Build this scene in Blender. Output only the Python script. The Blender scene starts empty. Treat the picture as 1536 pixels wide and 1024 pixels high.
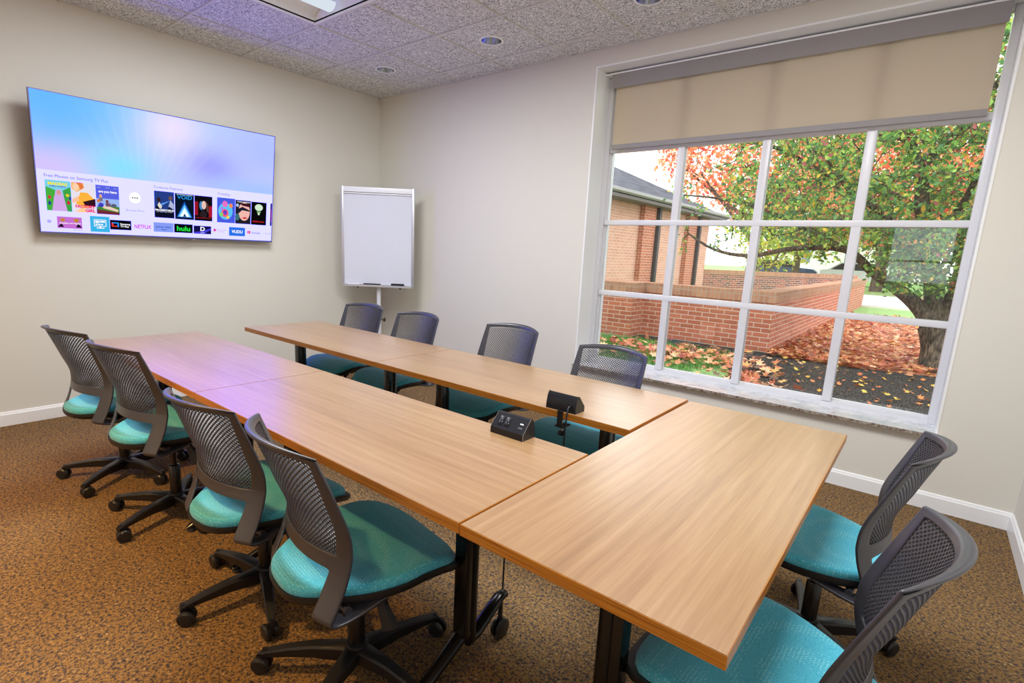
import bpy, bmesh, math, random
import numpy as np
from mathutils import Vector, Matrix
C = bpy.context.scene.collection
PI = math.pi
R = math.radians
random.seed(7); rng = np.random.default_rng(7)

# ------------------------------------------------------------------ helpers
def L(h):   # sRGB 0-255 -> linear rgba
    return tuple(((c/255)/12.92 if c/255 <= .04045 else ((c/255+.055)/1.055)**2.4) for c in h) + (1,)

def mat(name, col=(200,200,200), rough=.6, metal=0, spec=.5, **kw):
    m = bpy.data.materials.new(name); m.use_nodes = True
    b = m.node_tree.nodes['Principled BSDF']
    b.inputs['Base Color'].default_value = L(col); b.inputs['Roughness'].default_value = rough
    b.inputs['Metallic'].default_value = metal; b.inputs['Specular IOR Level'].default_value = spec
    for k, v in kw.items(): b.inputs[k.replace('_', ' ')].default_value = v
    return m

class NT:
    def __init__(s, m): s.m = m; s.t = m.node_tree; s.n = s.t.nodes; s.b = s.n.get('Principled BSDF')
    def new(s, ty, **kw):
        n = s.n.new(ty)
        for k, v in kw.items():
            if k in n.inputs: n.inputs[k].default_value = v
            else: setattr(n, k, v)
        return n
    def ln(s, a, b): s.t.links.new(a, b)
    def coord(s, scale=(1,1,1), rot=(0,0,0), loc=(0,0,0), kind='Object'):
        c = s.new('ShaderNodeTexCoord'); m = s.new('ShaderNodeMapping')
        m.inputs['Scale'].default_value = scale; m.inputs['Rotation'].default_value = rot; m.inputs['Location'].default_value = loc
        s.ln(c.outputs[kind], m.inputs['Vector']); return m.outputs['Vector']
    def noise(s, vec, scale, detail=2, rough=.5, dist=0):
        n = s.new('ShaderNodeTexNoise'); n.inputs['Scale'].default_value = scale; n.inputs['Detail'].default_value = detail
        n.inputs['Roughness'].default_value = rough; n.inputs['Distortion'].default_value = dist
        s.ln(vec, n.inputs['Vector']); return n.outputs['Fac']
    def ramp(s, fac, stops, interp='LINEAR'):
        r = s.new('ShaderNodeValToRGB'); cr = r.color_ramp; cr.interpolation = interp
        while len(cr.elements) < len(stops): cr.elements.new(.5)
        for e, (p, c) in zip(cr.elements, stops): e.position = p; e.color = L(c)
        s.ln(fac, r.inputs['Fac']); return r.outputs['Color']
    def mix(s, fac, a, b, blend='MIX'):
        n = s.new('ShaderNodeMix'); n.data_type = 'RGBA'; n.blend_type = blend
        for sock, v in ((n.inputs[0], fac), (n.inputs[6], a), (n.inputs[7], b)):
            if isinstance(v, (int, float)): sock.default_value = v
            elif isinstance(v, tuple): sock.default_value = v
            else: s.ln(v, sock)
        return n.outputs[2]
    def math(s, op, a, b=0.0):
        n = s.new('ShaderNodeMath'); n.operation = op
        for sock, v in ((n.inputs[0], a), (n.inputs[1], b)):
            if isinstance(v, (int, float)): sock.default_value = v
            else: s.ln(v, sock)
        return n.outputs[0]
    def bump(s, h, strength=.3, dist=.002):
        n = s.new('ShaderNodeBump'); n.inputs['Strength'].default_value = strength; n.inputs['Distance'].default_value = dist
        s.ln(h, n.inputs['Height']); s.ln(n.outputs['Normal'], s.b.inputs['Normal'])
    def col(s, c): s.ln(c, s.b.inputs['Base Color'])

def emis(name, col, st=1.0):
    m = bpy.data.materials.new(name); m.use_nodes = True; t = m.node_tree
    for n in list(t.nodes):
        if n.type == 'BSDF_PRINCIPLED': t.nodes.remove(n)
    e = t.nodes.new('ShaderNodeEmission'); e.inputs[0].default_value = L(col); e.inputs[1].default_value = st
    t.links.new(e.outputs[0], t.nodes['Material Output'].inputs[0]); return m

def smooth(me, ang=40):
    me.shade_smooth()
    try: me.set_sharp_from_angle(angle=R(ang))
    except Exception: pass

def obj(name, me, m=None, parent=None, sm=None, loc=None, rot=None):
    o = bpy.data.objects.new(name, me); C.objects.link(o)
    if m is not None:
        for x in (m if isinstance(m, (list, tuple)) else [m]): me.materials.append(x)
    if sm: smooth(me, sm)
    if parent is not None: o.parent = parent
    if loc is not None: o.location = loc
    if rot is not None: o.rotation_euler = rot
    return o

def tag(o, label=None, cat=None, group=None, kind=None):
    if label: o['label'] = label
    if cat: o['category'] = cat
    if group: o['group'] = group
    if kind: o['kind'] = kind
    return o

def empty(name, loc=(0,0,0), rz=0):
    o = bpy.data.objects.new(name, None); C.objects.link(o); o.location = loc; o.rotation_euler = (0,0,rz)
    o.empty_display_size = .1; return o

class MB:
    """collects shapes in one mesh"""
    def __init__(s): s.v = []; s.f = []; s.mi = []
    def add(s, vs, fs, mi=0):
        n = len(s.v); s.v += [tuple(v) for v in vs]; s.f += [tuple(i+n for i in f) for f in fs]; s.mi += [mi]*len(fs)
    def box(s, x0, x1, y0, y1, z0, z1, mi=0, M=None, bev=0):
        if bev:
            bm = bmesh.new(); bmesh.ops.create_cube(bm, size=1)
            for v in bm.verts: v.co = Vector(((x0+x1)/2+v.co.x*(x1-x0), (y0+y1)/2+v.co.y*(y1-y0), (z0+z1)/2+v.co.z*(z1-z0)))
            bmesh.ops.bevel(bm, geom=bm.edges[:], offset=bev, segments=2, affect='EDGES', profile=.5)
            bm.verts.index_update()
            vs = [v.co.copy() for v in bm.verts]; fs = [[v.index for v in f.verts] for f in bm.faces]; bm.free()
        else:
            vs = [Vector(p) for p in ((x0,y0,z0),(x1,y0,z0),(x1,y1,z0),(x0,y1,z0),(x0,y0,z1),(x1,y0,z1),(x1,y1,z1),(x0,y1,z1))]
            fs = [(3,2,1,0),(4,5,6,7),(0,1,5,4),(1,2,6,5),(2,3,7,6),(3,0,4,7)]
        if M is not None: vs = [M @ v for v in vs]
        s.add(vs, fs, mi); return s
    def tube(s, pts, rad, n=10, mi=0, cap=True, flat=1.0, up=(0,0,1)):
        pts = [Vector(p) for p in pts]; k = len(pts)
        rad = [rad]*k if isinstance(rad, (int, float)) else rad
        rings = []; prev = None
        for i, p in enumerate(pts):
            d = (pts[min(i+1, k-1)]-pts[max(i-1, 0)]).normalized()
            u = Vector(up) if prev is None else prev
            if abs(d.dot(u)) > .98: u = Vector((1,0,0)) if abs(d.x) < .9 else Vector((0,1,0))
            a = (u-d*u.dot(d)).normalized(); b = d.cross(a); prev = a
            rings.append([p+(a*math.cos(t)*flat+b*math.sin(t))*rad[i] for t in (2*PI*j/n for j in range(n))])
        vs = [v for r in rings for v in r]; fs = []
        for i in range(k-1):
            for j in range(n): fs.append((i*n+j, i*n+(j+1)%n, (i+1)*n+(j+1)%n, (i+1)*n+j))
        if cap: fs.append(tuple(range(n))[::-1]); fs.append(tuple((k-1)*n+j for j in range(n)))
        s.add(vs, fs, mi); return s
    def lathe(s, prof, n=24, M=None, mi=0):
        vs = []; fs = []
        for r, z in prof:
            for j in range(n): t = 2*PI*j/n; vs.append(Vector((r*math.cos(t), r*math.sin(t), z)))
        for i in range(len(prof)-1):
            for j in range(n): fs.append((i*n+j, i*n+(j+1)%n, (i+1)*n+(j+1)%n, (i+1)*n+j))
        if M is not None: vs = [M @ v for v in vs]
        s.add(vs, fs, mi); return s
    def prism(s, poly, x0, x1, axis='x', mi=0, M=None):
        n = len(poly); vs = []
        for x in (x0, x1):
            for a, b in poly:
                vs.append(Vector({'x':(x,a,b),'y':(a,x,b),'z':(a,b,x)}[axis]))
        fs = [tuple(range(n)), tuple(range(2*n-1, n-1, -1))]+[(i, i+n, (i+1)%n+n, (i+1)%n) for i in range(n)]
        if M is not None: vs = [M @ v for v in vs]
        s.add(vs, fs, mi); return s
    def mesh(s, name='m'):
        me = bpy.data.meshes.new(name); me.from_pydata(s.v, [], s.f); me.update()
        for p, m in zip(me.polygons, s.mi): p.material_index = m
        bm = bmesh.new(); bm.from_mesh(me); bmesh.ops.recalc_face_normals(bm, faces=bm.faces); bm.to_mesh(me); bm.free()
        return me
    def build(s, name, m=None, parent=None, sm=35, loc=None, rot=None):
        return obj(name, s.mesh(name), m, parent, sm, loc, rot)

def baked(me, mods):
    """apply modifiers once so that copies can share the result"""
    o = bpy.data.objects.new('tmp', me); C.objects.link(o)
    for ty, kw in mods:
        md = o.modifiers.new(ty, ty)
        for k, v in kw.items(): setattr(md, k, v)
    dg = bpy.context.evaluated_depsgraph_get(); dg.update()
    r = bpy.data.meshes.new_from_object(o.evaluated_get(dg)); bpy.data.objects.remove(o); return r

def clone(root):
    r = root.copy(); C.objects.link(r)
    for ch in root.children:
        c = ch.copy(); C.objects.link(c); c.parent = r
        for g in ch.children:
            d = g.copy(); C.objects.link(d); d.parent = c
    return r

def text_mesh(s, size, name='text', align='LEFT', bold=0.0, ext=0.0, width=None):
    cu = bpy.data.curves.new(name, 'FONT'); cu.body = s; cu.size = size; cu.align_x = align; cu.align_y = 'BOTTOM_BASELINE'
    cu.offset = bold; cu.extrude = ext; cu.resolution_u = 3
    o = bpy.data.objects.new('tmp', cu); C.objects.link(o)
    dg = bpy.context.evaluated_depsgraph_get(); dg.update()
    me = bpy.data.meshes.new_from_object(o.evaluated_get(dg)); bpy.data.objects.remove(o)
    if width:
        xs = [v.co.x for v in me.vertices]
        if xs:
            w = max(xs)-min(xs); k = width/w; x0 = min(xs)
            for v in me.vertices: v.co.x = (v.co.x-x0)*k if align == 'LEFT' else v.co.x*k
    return me

# ------------------------------------------------------------------ materials
M = {}
M['wall'] = mat('wall_paint', (224,221,210), .75, spec=.3)
q = NT(M['wall']); q.bump(q.noise(q.coord((1,1,1)), 260, 2), .12, .001)
M['wallw'] = M['wall']
M['white'] = mat('white_trim_paint', (244,246,246), .35)
M['vinyl'] = mat('white_window_vinyl', (226,227,232), .3)
M['black'] = mat('black_plastic', (30,30,32), .42)
M['back'] = mat('charcoal_plastic', (52,52,60), .34, spec=.9)
q = NT(M['back']); q.bump(q.noise(q.coord((1,1,1)), 700, 2), .12, .0006)
M['steelblk'] = mat('black_powdercoat_steel', (18,19,20), .22, spec=.6)
M['chrome'] = mat('chrome', (215,218,222), .12, 1)
M['alum'] = mat('aluminium', (196,198,202), .35, .8)
M['wheel'] = mat('caster_rubber', (34,34,36), .35)

# teal fabric with small pale dots
m = M['teal'] = mat('teal_dotted_fabric', (60,175,180), .8, spec=.25); q = NT(m)
v = q.coord((1,1,1))
vor = q.new('ShaderNodeTexVoronoi'); vor.inputs['Scale'].default_value = 120; vor.inputs['Randomness'].default_value = .25; q.ln(v, vor.inputs['Vector'])
dot = q.ramp(vor.outputs['Distance'], [(0,(255,255,255)),(.2,(255,255,255)),(.3,(0,0,0))])
weave = q.noise(v, 420, 2)
base = q.ramp(weave, [(.3,(48,156,182)),(.7,(94,198,218))])
q.col(q.mix(q.math('MULTIPLY', dot, .55), base, L((170,232,226)))); q.bump(weave, .35, .001)
m.node_tree.nodes['Principled BSDF'].inputs['Sheen Weight'].default_value = .25

# wood laminate: grain along local X
def wood(name, a, b, c, rough, edge=False):
    m = mat(name, b, rough, spec=.5); q = NT(m)
    v1 = q.coord((.35, 9, 9)); v2 = q.coord((1.5, 60, 60)); v3 = q.coord((.9, 2.6, 2.6))
    n1 = q.noise(v1, 2.2, 4, .55, .9); n2 = q.noise(v2, 3, 3, .6, .2); n3 = q.noise(v3, 1.6, 2, .5, 1.5)
    w = q.new('ShaderNodeTexWave'); w.wave_type = 'BANDS'; w.bands_direction = 'Y'
    w.inputs['Scale'].default_value = 5.5; w.inputs['Distortion'].default_value = 7; w.inputs['Detail'].default_value = 3; w.inputs['Detail Scale'].default_value = .6
    q.ln(q.coord((.22, 1.6, 1.6)), w.inputs['Vector'])
    f = q.math('ADD', q.math('MULTIPLY', n1, .5), q.math('ADD', q.math('MULTIPLY', n2, .40), q.math('MULTIPLY', w.outputs['Fac'], .05)))
    q.col(q.ramp(f, [(.28, a), (.46, b), (.66, c)])); q.bump(n2, .05, .0005)
    q.b.inputs['Coat Weight'].default_value = .8; q.b.inputs['Coat Roughness'].default_value = .3
    return m
M['wood'] = wood('wood_laminate_top', (136,100,64), (157,121,82), (174,141,102), .33)
m = M['woodedge'] = mat('wood_edge_band', (192,118,32), .38); q = NT(m)
q.col(q.ramp(q.noise(q.coord((1.5,1.5,150)), 2.5, 3, .6), [(.3,(146,84,20)),(.45,(188,116,34)),(.62,(212,142,50))]))

# carpet
m = M['carpet'] = mat('tweed_carpet', (90,70,55), .95, spec=.1); q = NT(m)
v = q.coord((1,1,1)); n = q.noise(v, 95, 3, .75, .6)
c1 = q.ramp(n, [(.34,(30,32,44)),(.42,(66,62,66)),(.48,(100,86,70)),(.54,(188,138,52)),(.6,(96,88,86)),(.68,(222,190,128))])
n2 = q.noise(q.coord((1,1,1), loc=(3,5,0)), 60, 2, .6)
c2 = q.ramp(n2, [(.38,(50,52,66)),(.5,(122,94,58)),(.62,(70,66,68))])
q.col(q.mix(.32, c1, c2)); q.bump(n, .8, .006)

# ceiling tile: grey squiggles on off-white
m = M['tile'] = mat('fissured_ceiling_tile', (200,198,192), .9, spec=.1); q = NT(m)
v = q.coord((1,1,1)); n = q.noise(v, 62, 3, .55, 2.2)
q.col(q.ramp(n, [(.40,(140,141,144)),(.47,(178,179,182)),(.52,(246,246,244)),(.7,(250,250,248))])); q.bump(n, .5, .004)
M['tbar'] = mat('ceiling_grid_bar', (214,213,208), .5)

# marble sill
m = M['marble'] = mat('marble_sill', (220,222,226), .12); q = NT(m)
v = q.coord((1,1,1)); n = q.noise(v, 14, 6, .65, .6)
q.col(q.ramp(n, [(.35,(196,200,206)),(.5,(226,228,232)),(.65,(240,238,236))]))
m = M['marbleedge'] = mat('marble_sill_edge', (140,124,108), .5); q = NT(m)
n = q.noise(q.coord((1,1,1)), 60, 4, .6); q.col(q.ramp(n, [(.4,(90,66,52)),(.5,(150,138,124)),(.65,(180,170,160))]))

# roller shade
def shade_mat(name, col, tr):
    m = bpy.data.materials.new(name); m.use_nodes = True; q = NT(m); b = q.b
    b.inputs['Base Color'].default_value = L(col); b.inputs['Roughness'].default_value = .9
    ck = q.new('ShaderNodeTexChecker'); ck.inputs['Scale'].default_value = 260; ck.inputs[1].default_value = L(col); ck.inputs[2].default_value = L(tuple(int(c*.93) for c in col))
    q.ln(q.coord((1,1,1)), ck.inputs['Vector']); q.col(ck.outputs['Color'])
    t = q.new('ShaderNodeBsdfTranslucent'); t.inputs[0].default_value = L(col)
    mx = q.new('ShaderNodeMixShader'); mx.inputs[0].default_value = tr
    q.ln(b.outputs[0], mx.inputs[1]); q.ln(t.outputs[0], mx.inputs[2]); q.ln(mx.outputs[0], q.n['Material Output'].inputs[0]); return m
M['shade'] = shade_mat('beige_shade_cloth', (208,192,170), .3)
M['hem'] = mat('grey_shade_hem', (150,146,146), .7)

# thin clear glass
m = M['glass'] = bpy.data.materials.new('window_glass'); m.use_nodes = True; q = NT(m); q.n.remove(q.b)
fr = q.new('ShaderNodeFresnel'); fr.inputs[0].default_value = 1.5
g = q.new('ShaderNodeBsdfGlossy'); g.inputs['Roughness'].default_value = 0; tr = q.new('ShaderNodeBsdfTransparent'); tr.inputs[0].default_value = (.96,.98,.97,1)
mx = q.new('ShaderNodeMixShader'); q.ln(fr.outputs[0], mx.inputs[0]); q.ln(tr.outputs[0], mx.inputs[1]); q.ln(g.outputs[0], mx.inputs[2]); q.ln(mx.outputs[0], q.n['Material Output'].inputs[0])

# brick: vector (x+y, z)
def brick(name, cols, mortar, bw, rh, ms=.006, along=False):
    m = mat(name, cols[0], .85, spec=.2); q = NT(m)
    c = q.new('ShaderNodeTexCoord'); s = q.new('ShaderNodeSeparateXYZ'); q.ln(c.outputs['Object'], s.inputs[0])
    xy = q.math('ADD', s.outputs[0], s.outputs[1]); cb = q.new('ShaderNodeCombineXYZ'); q.ln(xy, cb.inputs[0]); q.ln(s.outputs[2], cb.inputs[1])
    b = q.new('ShaderNodeTexBrick'); b.offset = 0 if along else .5
    b.inputs['Scale'].default_value = 1; b.inputs['Brick Width'].default_value = bw; b.inputs['Row Height'].default_value = rh
    b.inputs['Mortar Size'].default_value = ms; b.inputs['Mortar Smooth'].default_value = .15; b.inputs['Bias'].default_value = 0
    b.inputs['Color1'].default_value = L(cols[0]); b.inputs['Color2'].default_value = L(cols[1]); b.inputs['Mortar'].default_value = L(mortar)
    q.ln(cb.outputs[0], b.inputs['Vector'])
    n = q.noise(c.outputs['Object'], 9, 4, .6); col = q.mix(q.math('MULTIPLY', n, .45), b.outputs['Color'], L(cols[2])); q.col(col)
    inv = q.math('SUBTRACT', 1.0, b.outputs['Fac']); q.bump(inv, .6, .006); return m
M['brick'] = brick('red_brick', ((186,104,80),(158,84,64),(196,138,110)), (206,192,178), .213, .0677)
M['brickcap'] = brick('brick_cap_soldier', ((186,130,98),(160,104,80),(160,136,116)), (160,148,134), .0677, .4, .006, True)
M['brickfac'] = brick('facade_brick', ((206,150,128),(190,130,110),(216,176,158)), (216,200,188), .213, .0677)
M['brickold'] = brick('weathered_brick', ((176,96,76),(90,72,70),(150,110,100)), (214,200,188), .213, .0677)
m = M['roof'] = mat('grey_shingles', (140,140,146), .95, spec=.1); q = NT(m)
bt = q.new('ShaderNodeTexBrick'); bt.inputs['Scale'].default_value = 1; bt.inputs['Brick Width'].default_value = .3; bt.inputs['Row Height'].default_value = .13; bt.inputs['Mortar Size'].default_value = .006
bt.inputs['Color1'].default_value = L((98,98,106)); bt.inputs['Color2'].default_value = L((74,74,82)); bt.inputs['Mortar'].default_value = L((90,90,96)); q.ln(q.coord((1,1,1), rot=(0,0,PI/2)), bt.inputs['Vector']); q.col(bt.outputs['Color'])
M['gutter'] = mat('white_gutter', (168,166,172), .4)
M['soffit'] = mat('grey_soffit', (104,98,98), .7)
M['spout'] = mat('dark_downspout', (58,58,62), .5)
# bark
m = M['bark'] = mat('tree_bark', (96,84,72), .9, spec=.2); q = NT(m)
n = q.noise(q.coord((9,9,2.2)), 4, 5, .65, .8); q.col(q.ramp(n, [(.35,(48,42,38)),(.5,(96,84,72)),(.65,(142,126,108))])); q.bump(n, 1, .03)
def leafmat(name, stops, trans=.35, rough=.45):
    m = bpy.data.materials.new(name); m.use_nodes = True; q = NT(m)
    g = q.new('ShaderNodeNewGeometry'); c = q.ramp(g.outputs['Random Per Island'], stops, 'CONSTANT'); q.col(c); q.b.inputs['Roughness'].default_value = rough
    t = q.new('ShaderNodeBsdfTranslucent'); q.ln(c, t.inputs[0]); mx = q.new('ShaderNodeMixShader'); mx.inputs[0].default_value = trans
    q.ln(q.b.outputs[0], mx.inputs[1]); q.ln(t.outputs[0], mx.inputs[2]); q.ln(mx.outputs[0], q.n['Material Output'].inputs[0]); return m
M['leaf'] = leafmat('crabapple_leaves', [(0,(104,150,80)),(.2,(140,184,88)),(.38,(88,130,82)),(.54,(172,208,104)),(.68,(122,166,104)),(.8,(196,208,96)),(.88,(236,200,80)),(.93,(226,150,84)),(.96,(190,104,104))], .45)
M['maple'] = leafmat('orange_maple_leaves', [(0,(236,140,96)),(.25,(242,168,120)),(.5,(226,116,84)),(.7,(246,190,140)),(.88,(214,98,84))], .5)
M['ylw'] = leafmat('yellow_green_leaves', [(0,(190,200,70)),(.3,(150,186,70)),(.6,(216,206,96)),(.85,(120,160,70))], .5)
M['litter'] = leafmat('fallen_leaves', [(0,(206,122,82)),(.18,(222,152,108)),(.34,(184,96,72)),(.46,(232,184,142)),(.6,(198,112,86)),(.72,(160,100,72)),(.82,(216,164,96)),(.9,(150,70,66)),(.95,(120,92,76))], .15, .6)
M['litter2'] = leafmat('yellow_fallen_leaves', [(0,(232,190,90)),(.3,(214,160,60)),(.55,(226,140,80)),(.8,(196,110,60))], .15, .6)
M['grassb'] = leafmat('grass_blades', [(0,(92,150,76)),(.3,(114,170,88)),(.6,(80,132,66)),(.85,(150,186,104))], .3)
M['berry'] = mat('dark_red_berries', (190,92,104), .35)
m = M['mulch'] = mat('dark_mulch', (60,56,56), .95, spec=.2); q = NT(m)
n = q.noise(q.coord((1,1,1)), 75, 4, .75, .5); q.col(q.ramp(n, [(.38,(16,16,18)),(.48,(58,54,54)),(.56,(110,102,98)),(.64,(170,158,144))])); q.bump(n, 1, .06)
m = M['lawn'] = mat('lawn', (130,180,90), .95, spec=.1); q = NT(m)
n = q.noise(q.coord((1,1,1)), 14, 4, .7); q.col(q.ramp(n, [(.35,(116,150,92)),(.55,(140,172,112)),(.7,(172,184,130))]))
m = M['leafbed'] = mat('leaf_covered_ground', (190,110,70), .95, spec=.1); q = NT(m)
n = q.noise(q.coord((1,1,1)), 16, 4, .7, .6); q.col(q.ramp(n, [(.35,(104,72,54)),(.5,(184,114,82)),(.6,(212,150,110)),(.7,(226,186,150))])); q.bump(n, 1, .04)
M['road'] = mat('light_asphalt', (206,206,212), .9)
M['kerb'] = mat('concrete_kerb', (214,210,202), .9)

# ------------------------------------------------------------------ room
H = 2.9; RX = 5.432; YB = -5.3; T = .6096
def struct(o): o['kind'] = 'structure'; return o
struct(MB().box(-.15, RX+.15, YB-.15, 0, -.1, 0).build('floor', M['carpet'], sm=None))
struct(MB().box(-.15, 0, YB-.15, .3, 0, H+.25).build('wall_left', M['wall'], sm=None))
struct(MB().box(RX, RX+.15, YB-.15, .3, 0, H+.25).build('wall_right', M['wall'], sm=None))
b = MB(); b.box(0, 4.30, YB-.15, YB, 0, H+.25); b.box(5.08, RX, YB-.15, YB, 0, H+.25); b.box(4.30, 5.08, YB-.15, YB, 0, .95); b.box(4.30, 5.08, YB-.15, YB, 2.0, H+.25)
struct(b.build('wall_back', M['wall'], sm=None))
w2 = empty('window_2', (4.69, YB, 0)); w2['kind'] = 'structure'
b = MB()
for a_ in ((-.39,-.35,.95,2.0),(.35,.39,.95,2.0),(-.35,.35,.95,.99),(-.35,.35,1.96,2.0),(-.35,.35,1.46,1.49)): b.box(a_[0],a_[1],-.10,-.04,a_[2],a_[3])
b.build('window_frame', M['vinyl'], w2, None)
for a_ in ((.99,1.46),(1.49,1.96)): MB().box(-.35,.35,-.072,-.0715,*a_).build('glass_pane', M['glass'], w2, None)
dr = empty('door_1', (3.75, YB, 0)); dr['kind'] = 'structure'
b = MB(); b.box(-.45,.45,.0,.04,.005,2.05, bev=.004); b.build('door_leaf', M['wood'], dr, 35)
b = MB(); b.box(-.51,-.45,.0,.05,0,2.11); b.box(.45,.51,.0,.05,0,2.11); b.box(-.45,.45,.0,.05,2.05,2.11); b.build('door_frame', M['white'], dr, None)
b = MB(); b.tube([(.37,.04,1.0),(.37,.09,1.0),(.26,.09,1.0)], .009, 10); b.build('door_handle', M['chrome'], dr, 40)
WX0, WX1, WZ0, WZ1, WD = 2.635, 5.052, .437, 2.785, .36
b = MB()
b.box(0, WX0, 0, WD, 0, H+.25); b.box(WX1, RX, 0, WD, 0, H+.25); b.box(WX0, WX1, 0, WD, 0, WZ0); b.box(WX0, WX1, 0, WD, WZ1, H+.25)
struct(b.build('wall_window_side', M['wall'], sm=None))
# white lining boards of the window reveal
b = MB(); e = .012
b.box(WX0, WX0+e, -.004, WD, WZ0, WZ1); b.box(WX1-e, WX1, -.004, WD, WZ0, WZ1); b.box(WX0+e, WX1-e, -.004, WD, WZ1-e, WZ1)
struct(b.build('trim_1', M['white'], sm=None))
# baseboards
def baseboard(name, p0, p1, nx, ny):
    h, t = .1, .014
    prof = [(0,0),(t,0),(t,h-.02),(t-.004,h-.012),(t-.006,h-.004),(.004,h),(0,h)]
    b = MB(); d = Vector((p1[0]-p0[0], p1[1]-p0[1], 0)); nrm = Vector((nx, ny, 0)); vs = []
    for P in (p0, p1):
        for a, z in prof: vs.append(Vector((P[0], P[1], 0))+nrm*a+Vector((0,0,z)))
    n = len(prof); fs = [tuple(range(n)), tuple(range(2*n-1, n-1, -1))]+[(i, i+n, (i+1)%n+n, (i+1)%n) for i in range(n)]
    b.add(vs, fs); struct(b.build(name, M['white'], sm=None))
baseboard('baseboard_left', (0,YB), (0,0), 1, 0); baseboard('baseboard_window_side', (0,0), (RX,0), 0, -1)
baseboard('baseboard_right', (RX,0), (RX,YB), -1, 0); baseboard('baseboard_back', (0,YB), (3.23,YB), 0, 1)

# ceiling with openings for the recessed fittings
LX, LY = .276, 1.176-2*T            # grid offsets: lines y=-LX-k*T, x=LY+k*T
cans = [(.828,-.59), (2.065,-.59), (3.30,-.575)]
cans_b = [(.828,-4.3), (2.35,-4.3), (3.9,-4.3)]
rects = [(1.176,1.176+2*T,-.276-4*T,-.276-2*T), (1.176+4*T,1.176+6*T,-.276-4*T,-.276-2*T)]
xs = sorted({0.0, RX}|{round(x+s*.1,4) for x,_ in cans+cans_b for s in (-1,1)}|{round(v,4) for r in rects for v in r[:2]})
ys = sorted({0.0, YB}|{round(y+s*.1,4) for _,y in cans+cans_b for s in (-1,1)}|{round(v,4) for r in rects for v in r[2:]})
b = MB()
for i in range(len(xs)-1):
    for j in range(len(ys)-1):
        xa, xb, ya, yb = xs[i], xs[i+1], ys[j], ys[j+1]; cx, cy = (xa+xb)/2, (ya+yb)/2
        if any(abs(cx-x) < .1 and abs(cy-y) < .1 for x, y in cans+cans_b): continue
        if any(r[0] < cx < r[1] and r[2] < cy < r[3] for r in rects): continue
        b.add([(xa,ya,H),(xb,ya,H),(xb,yb,H),(xa,yb,H)], [(0,3,2,1)])
def hole_square(x, y, r=.075, h=.1, n=32):
    vs = []; fs = []
    for k in range(n):
        t = 2*PI*k/n; c, s = math.cos(t), math.sin(t); mx = max(abs(c), abs(s))
        vs.append((x+c*r, y+s*r, H)); vs.append((x+c/mx*h, y+s/mx*h, H))
    for k in range(n): a = 2*k; d = (2*k+2)%(2*n); fs.append((a, a+1, d+1, d))
    b.add(vs, fs)
# cells at the can squares may be split by other grid lines: the square itself is skipped whole above
for x, y in cans+cans_b: hole_square(x, y)
me = b.mesh('ceiling'); o = struct(obj('ceiling', me, M['tile']))
b = MB(); b.box(-.1, RX+.1, YB-.1, .3, H+.25, H+.3); struct(b.build('ceiling_slab', M['wall'], sm=None))
# T-bars
b = MB(); w = .0085
k = 0
def cutsegs(lo, hi, cuts):
    segs = []; a = lo
    for c0, c1 in sorted(cuts):
        if c0 > a: segs.append((a, c0))
        a = max(a, c1)
    if a < hi: segs.append((a, hi))
    return segs
while True:
    y = -LX-k*T
    if y < YB: break
    cuts = [(r[0], r[1]) for r in rects if r[2]+.01 < y < r[3]-.01]
    for a, c in cutsegs(0, RX, cuts): b.box(a, c, y-w, y+w, H-.008, H+.002)
    k += 1
k = 0
while LY+k*T < RX:
    x = LY+k*T; k += 1
    if x < .02: continue
    cuts = [(r[2], r[3]) for r in rects if r[0]+.01 < x < r[1]-.01]
    for a, c in cutsegs(YB, 0, cuts): b.box(x-w*.55, x+w*.55, a, c, H-.0075, H+.002)
struct(b.build('trim_2', M['tbar'], sm=None))
b = MB(); b.box(0, .02, YB, 0, H-.003, H+.001); b.box(0, RX, -.02, 0, H-.003, H+.001); b.box(RX-.02, RX, YB, 0, H-.003, H+.001)
struct(b.build('trim_3', M['tbar'], sm=None))

# recessed downlights
def downlight(x, y, label):
    t = empty('recessed_downlight', (x, y, H)); tag(t, label, 'ceiling light')
    MB().lathe([(.074,.0),(.0755,-.004),(.09,-.005),(.094,-.001),(.094,.001)], 40).build('trim_ring', M['white'], t, 60)
    MB().lathe([(.0745,-.003),(.07,.03),(.062,.08),(.05,.12),(.035,.13),(.0,.132)], 40).build('reflector', M['chrome'], t, 60)
    MB().lathe([(0,.06),(.02,.065),(.034,.08),(.036,.11),(.02,.125)], 20).build('lamp', mat('frosted_lamp', (225,225,220), .4), t, 60)
    return t
for (x, y), lb in zip(cans, ('round chrome recessed ceiling light nearest the room corner', 'round chrome recessed ceiling light in the middle of the row', 'round chrome recessed ceiling light above the window, cut by the top edge')): downlight(x, y, lb)

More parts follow.
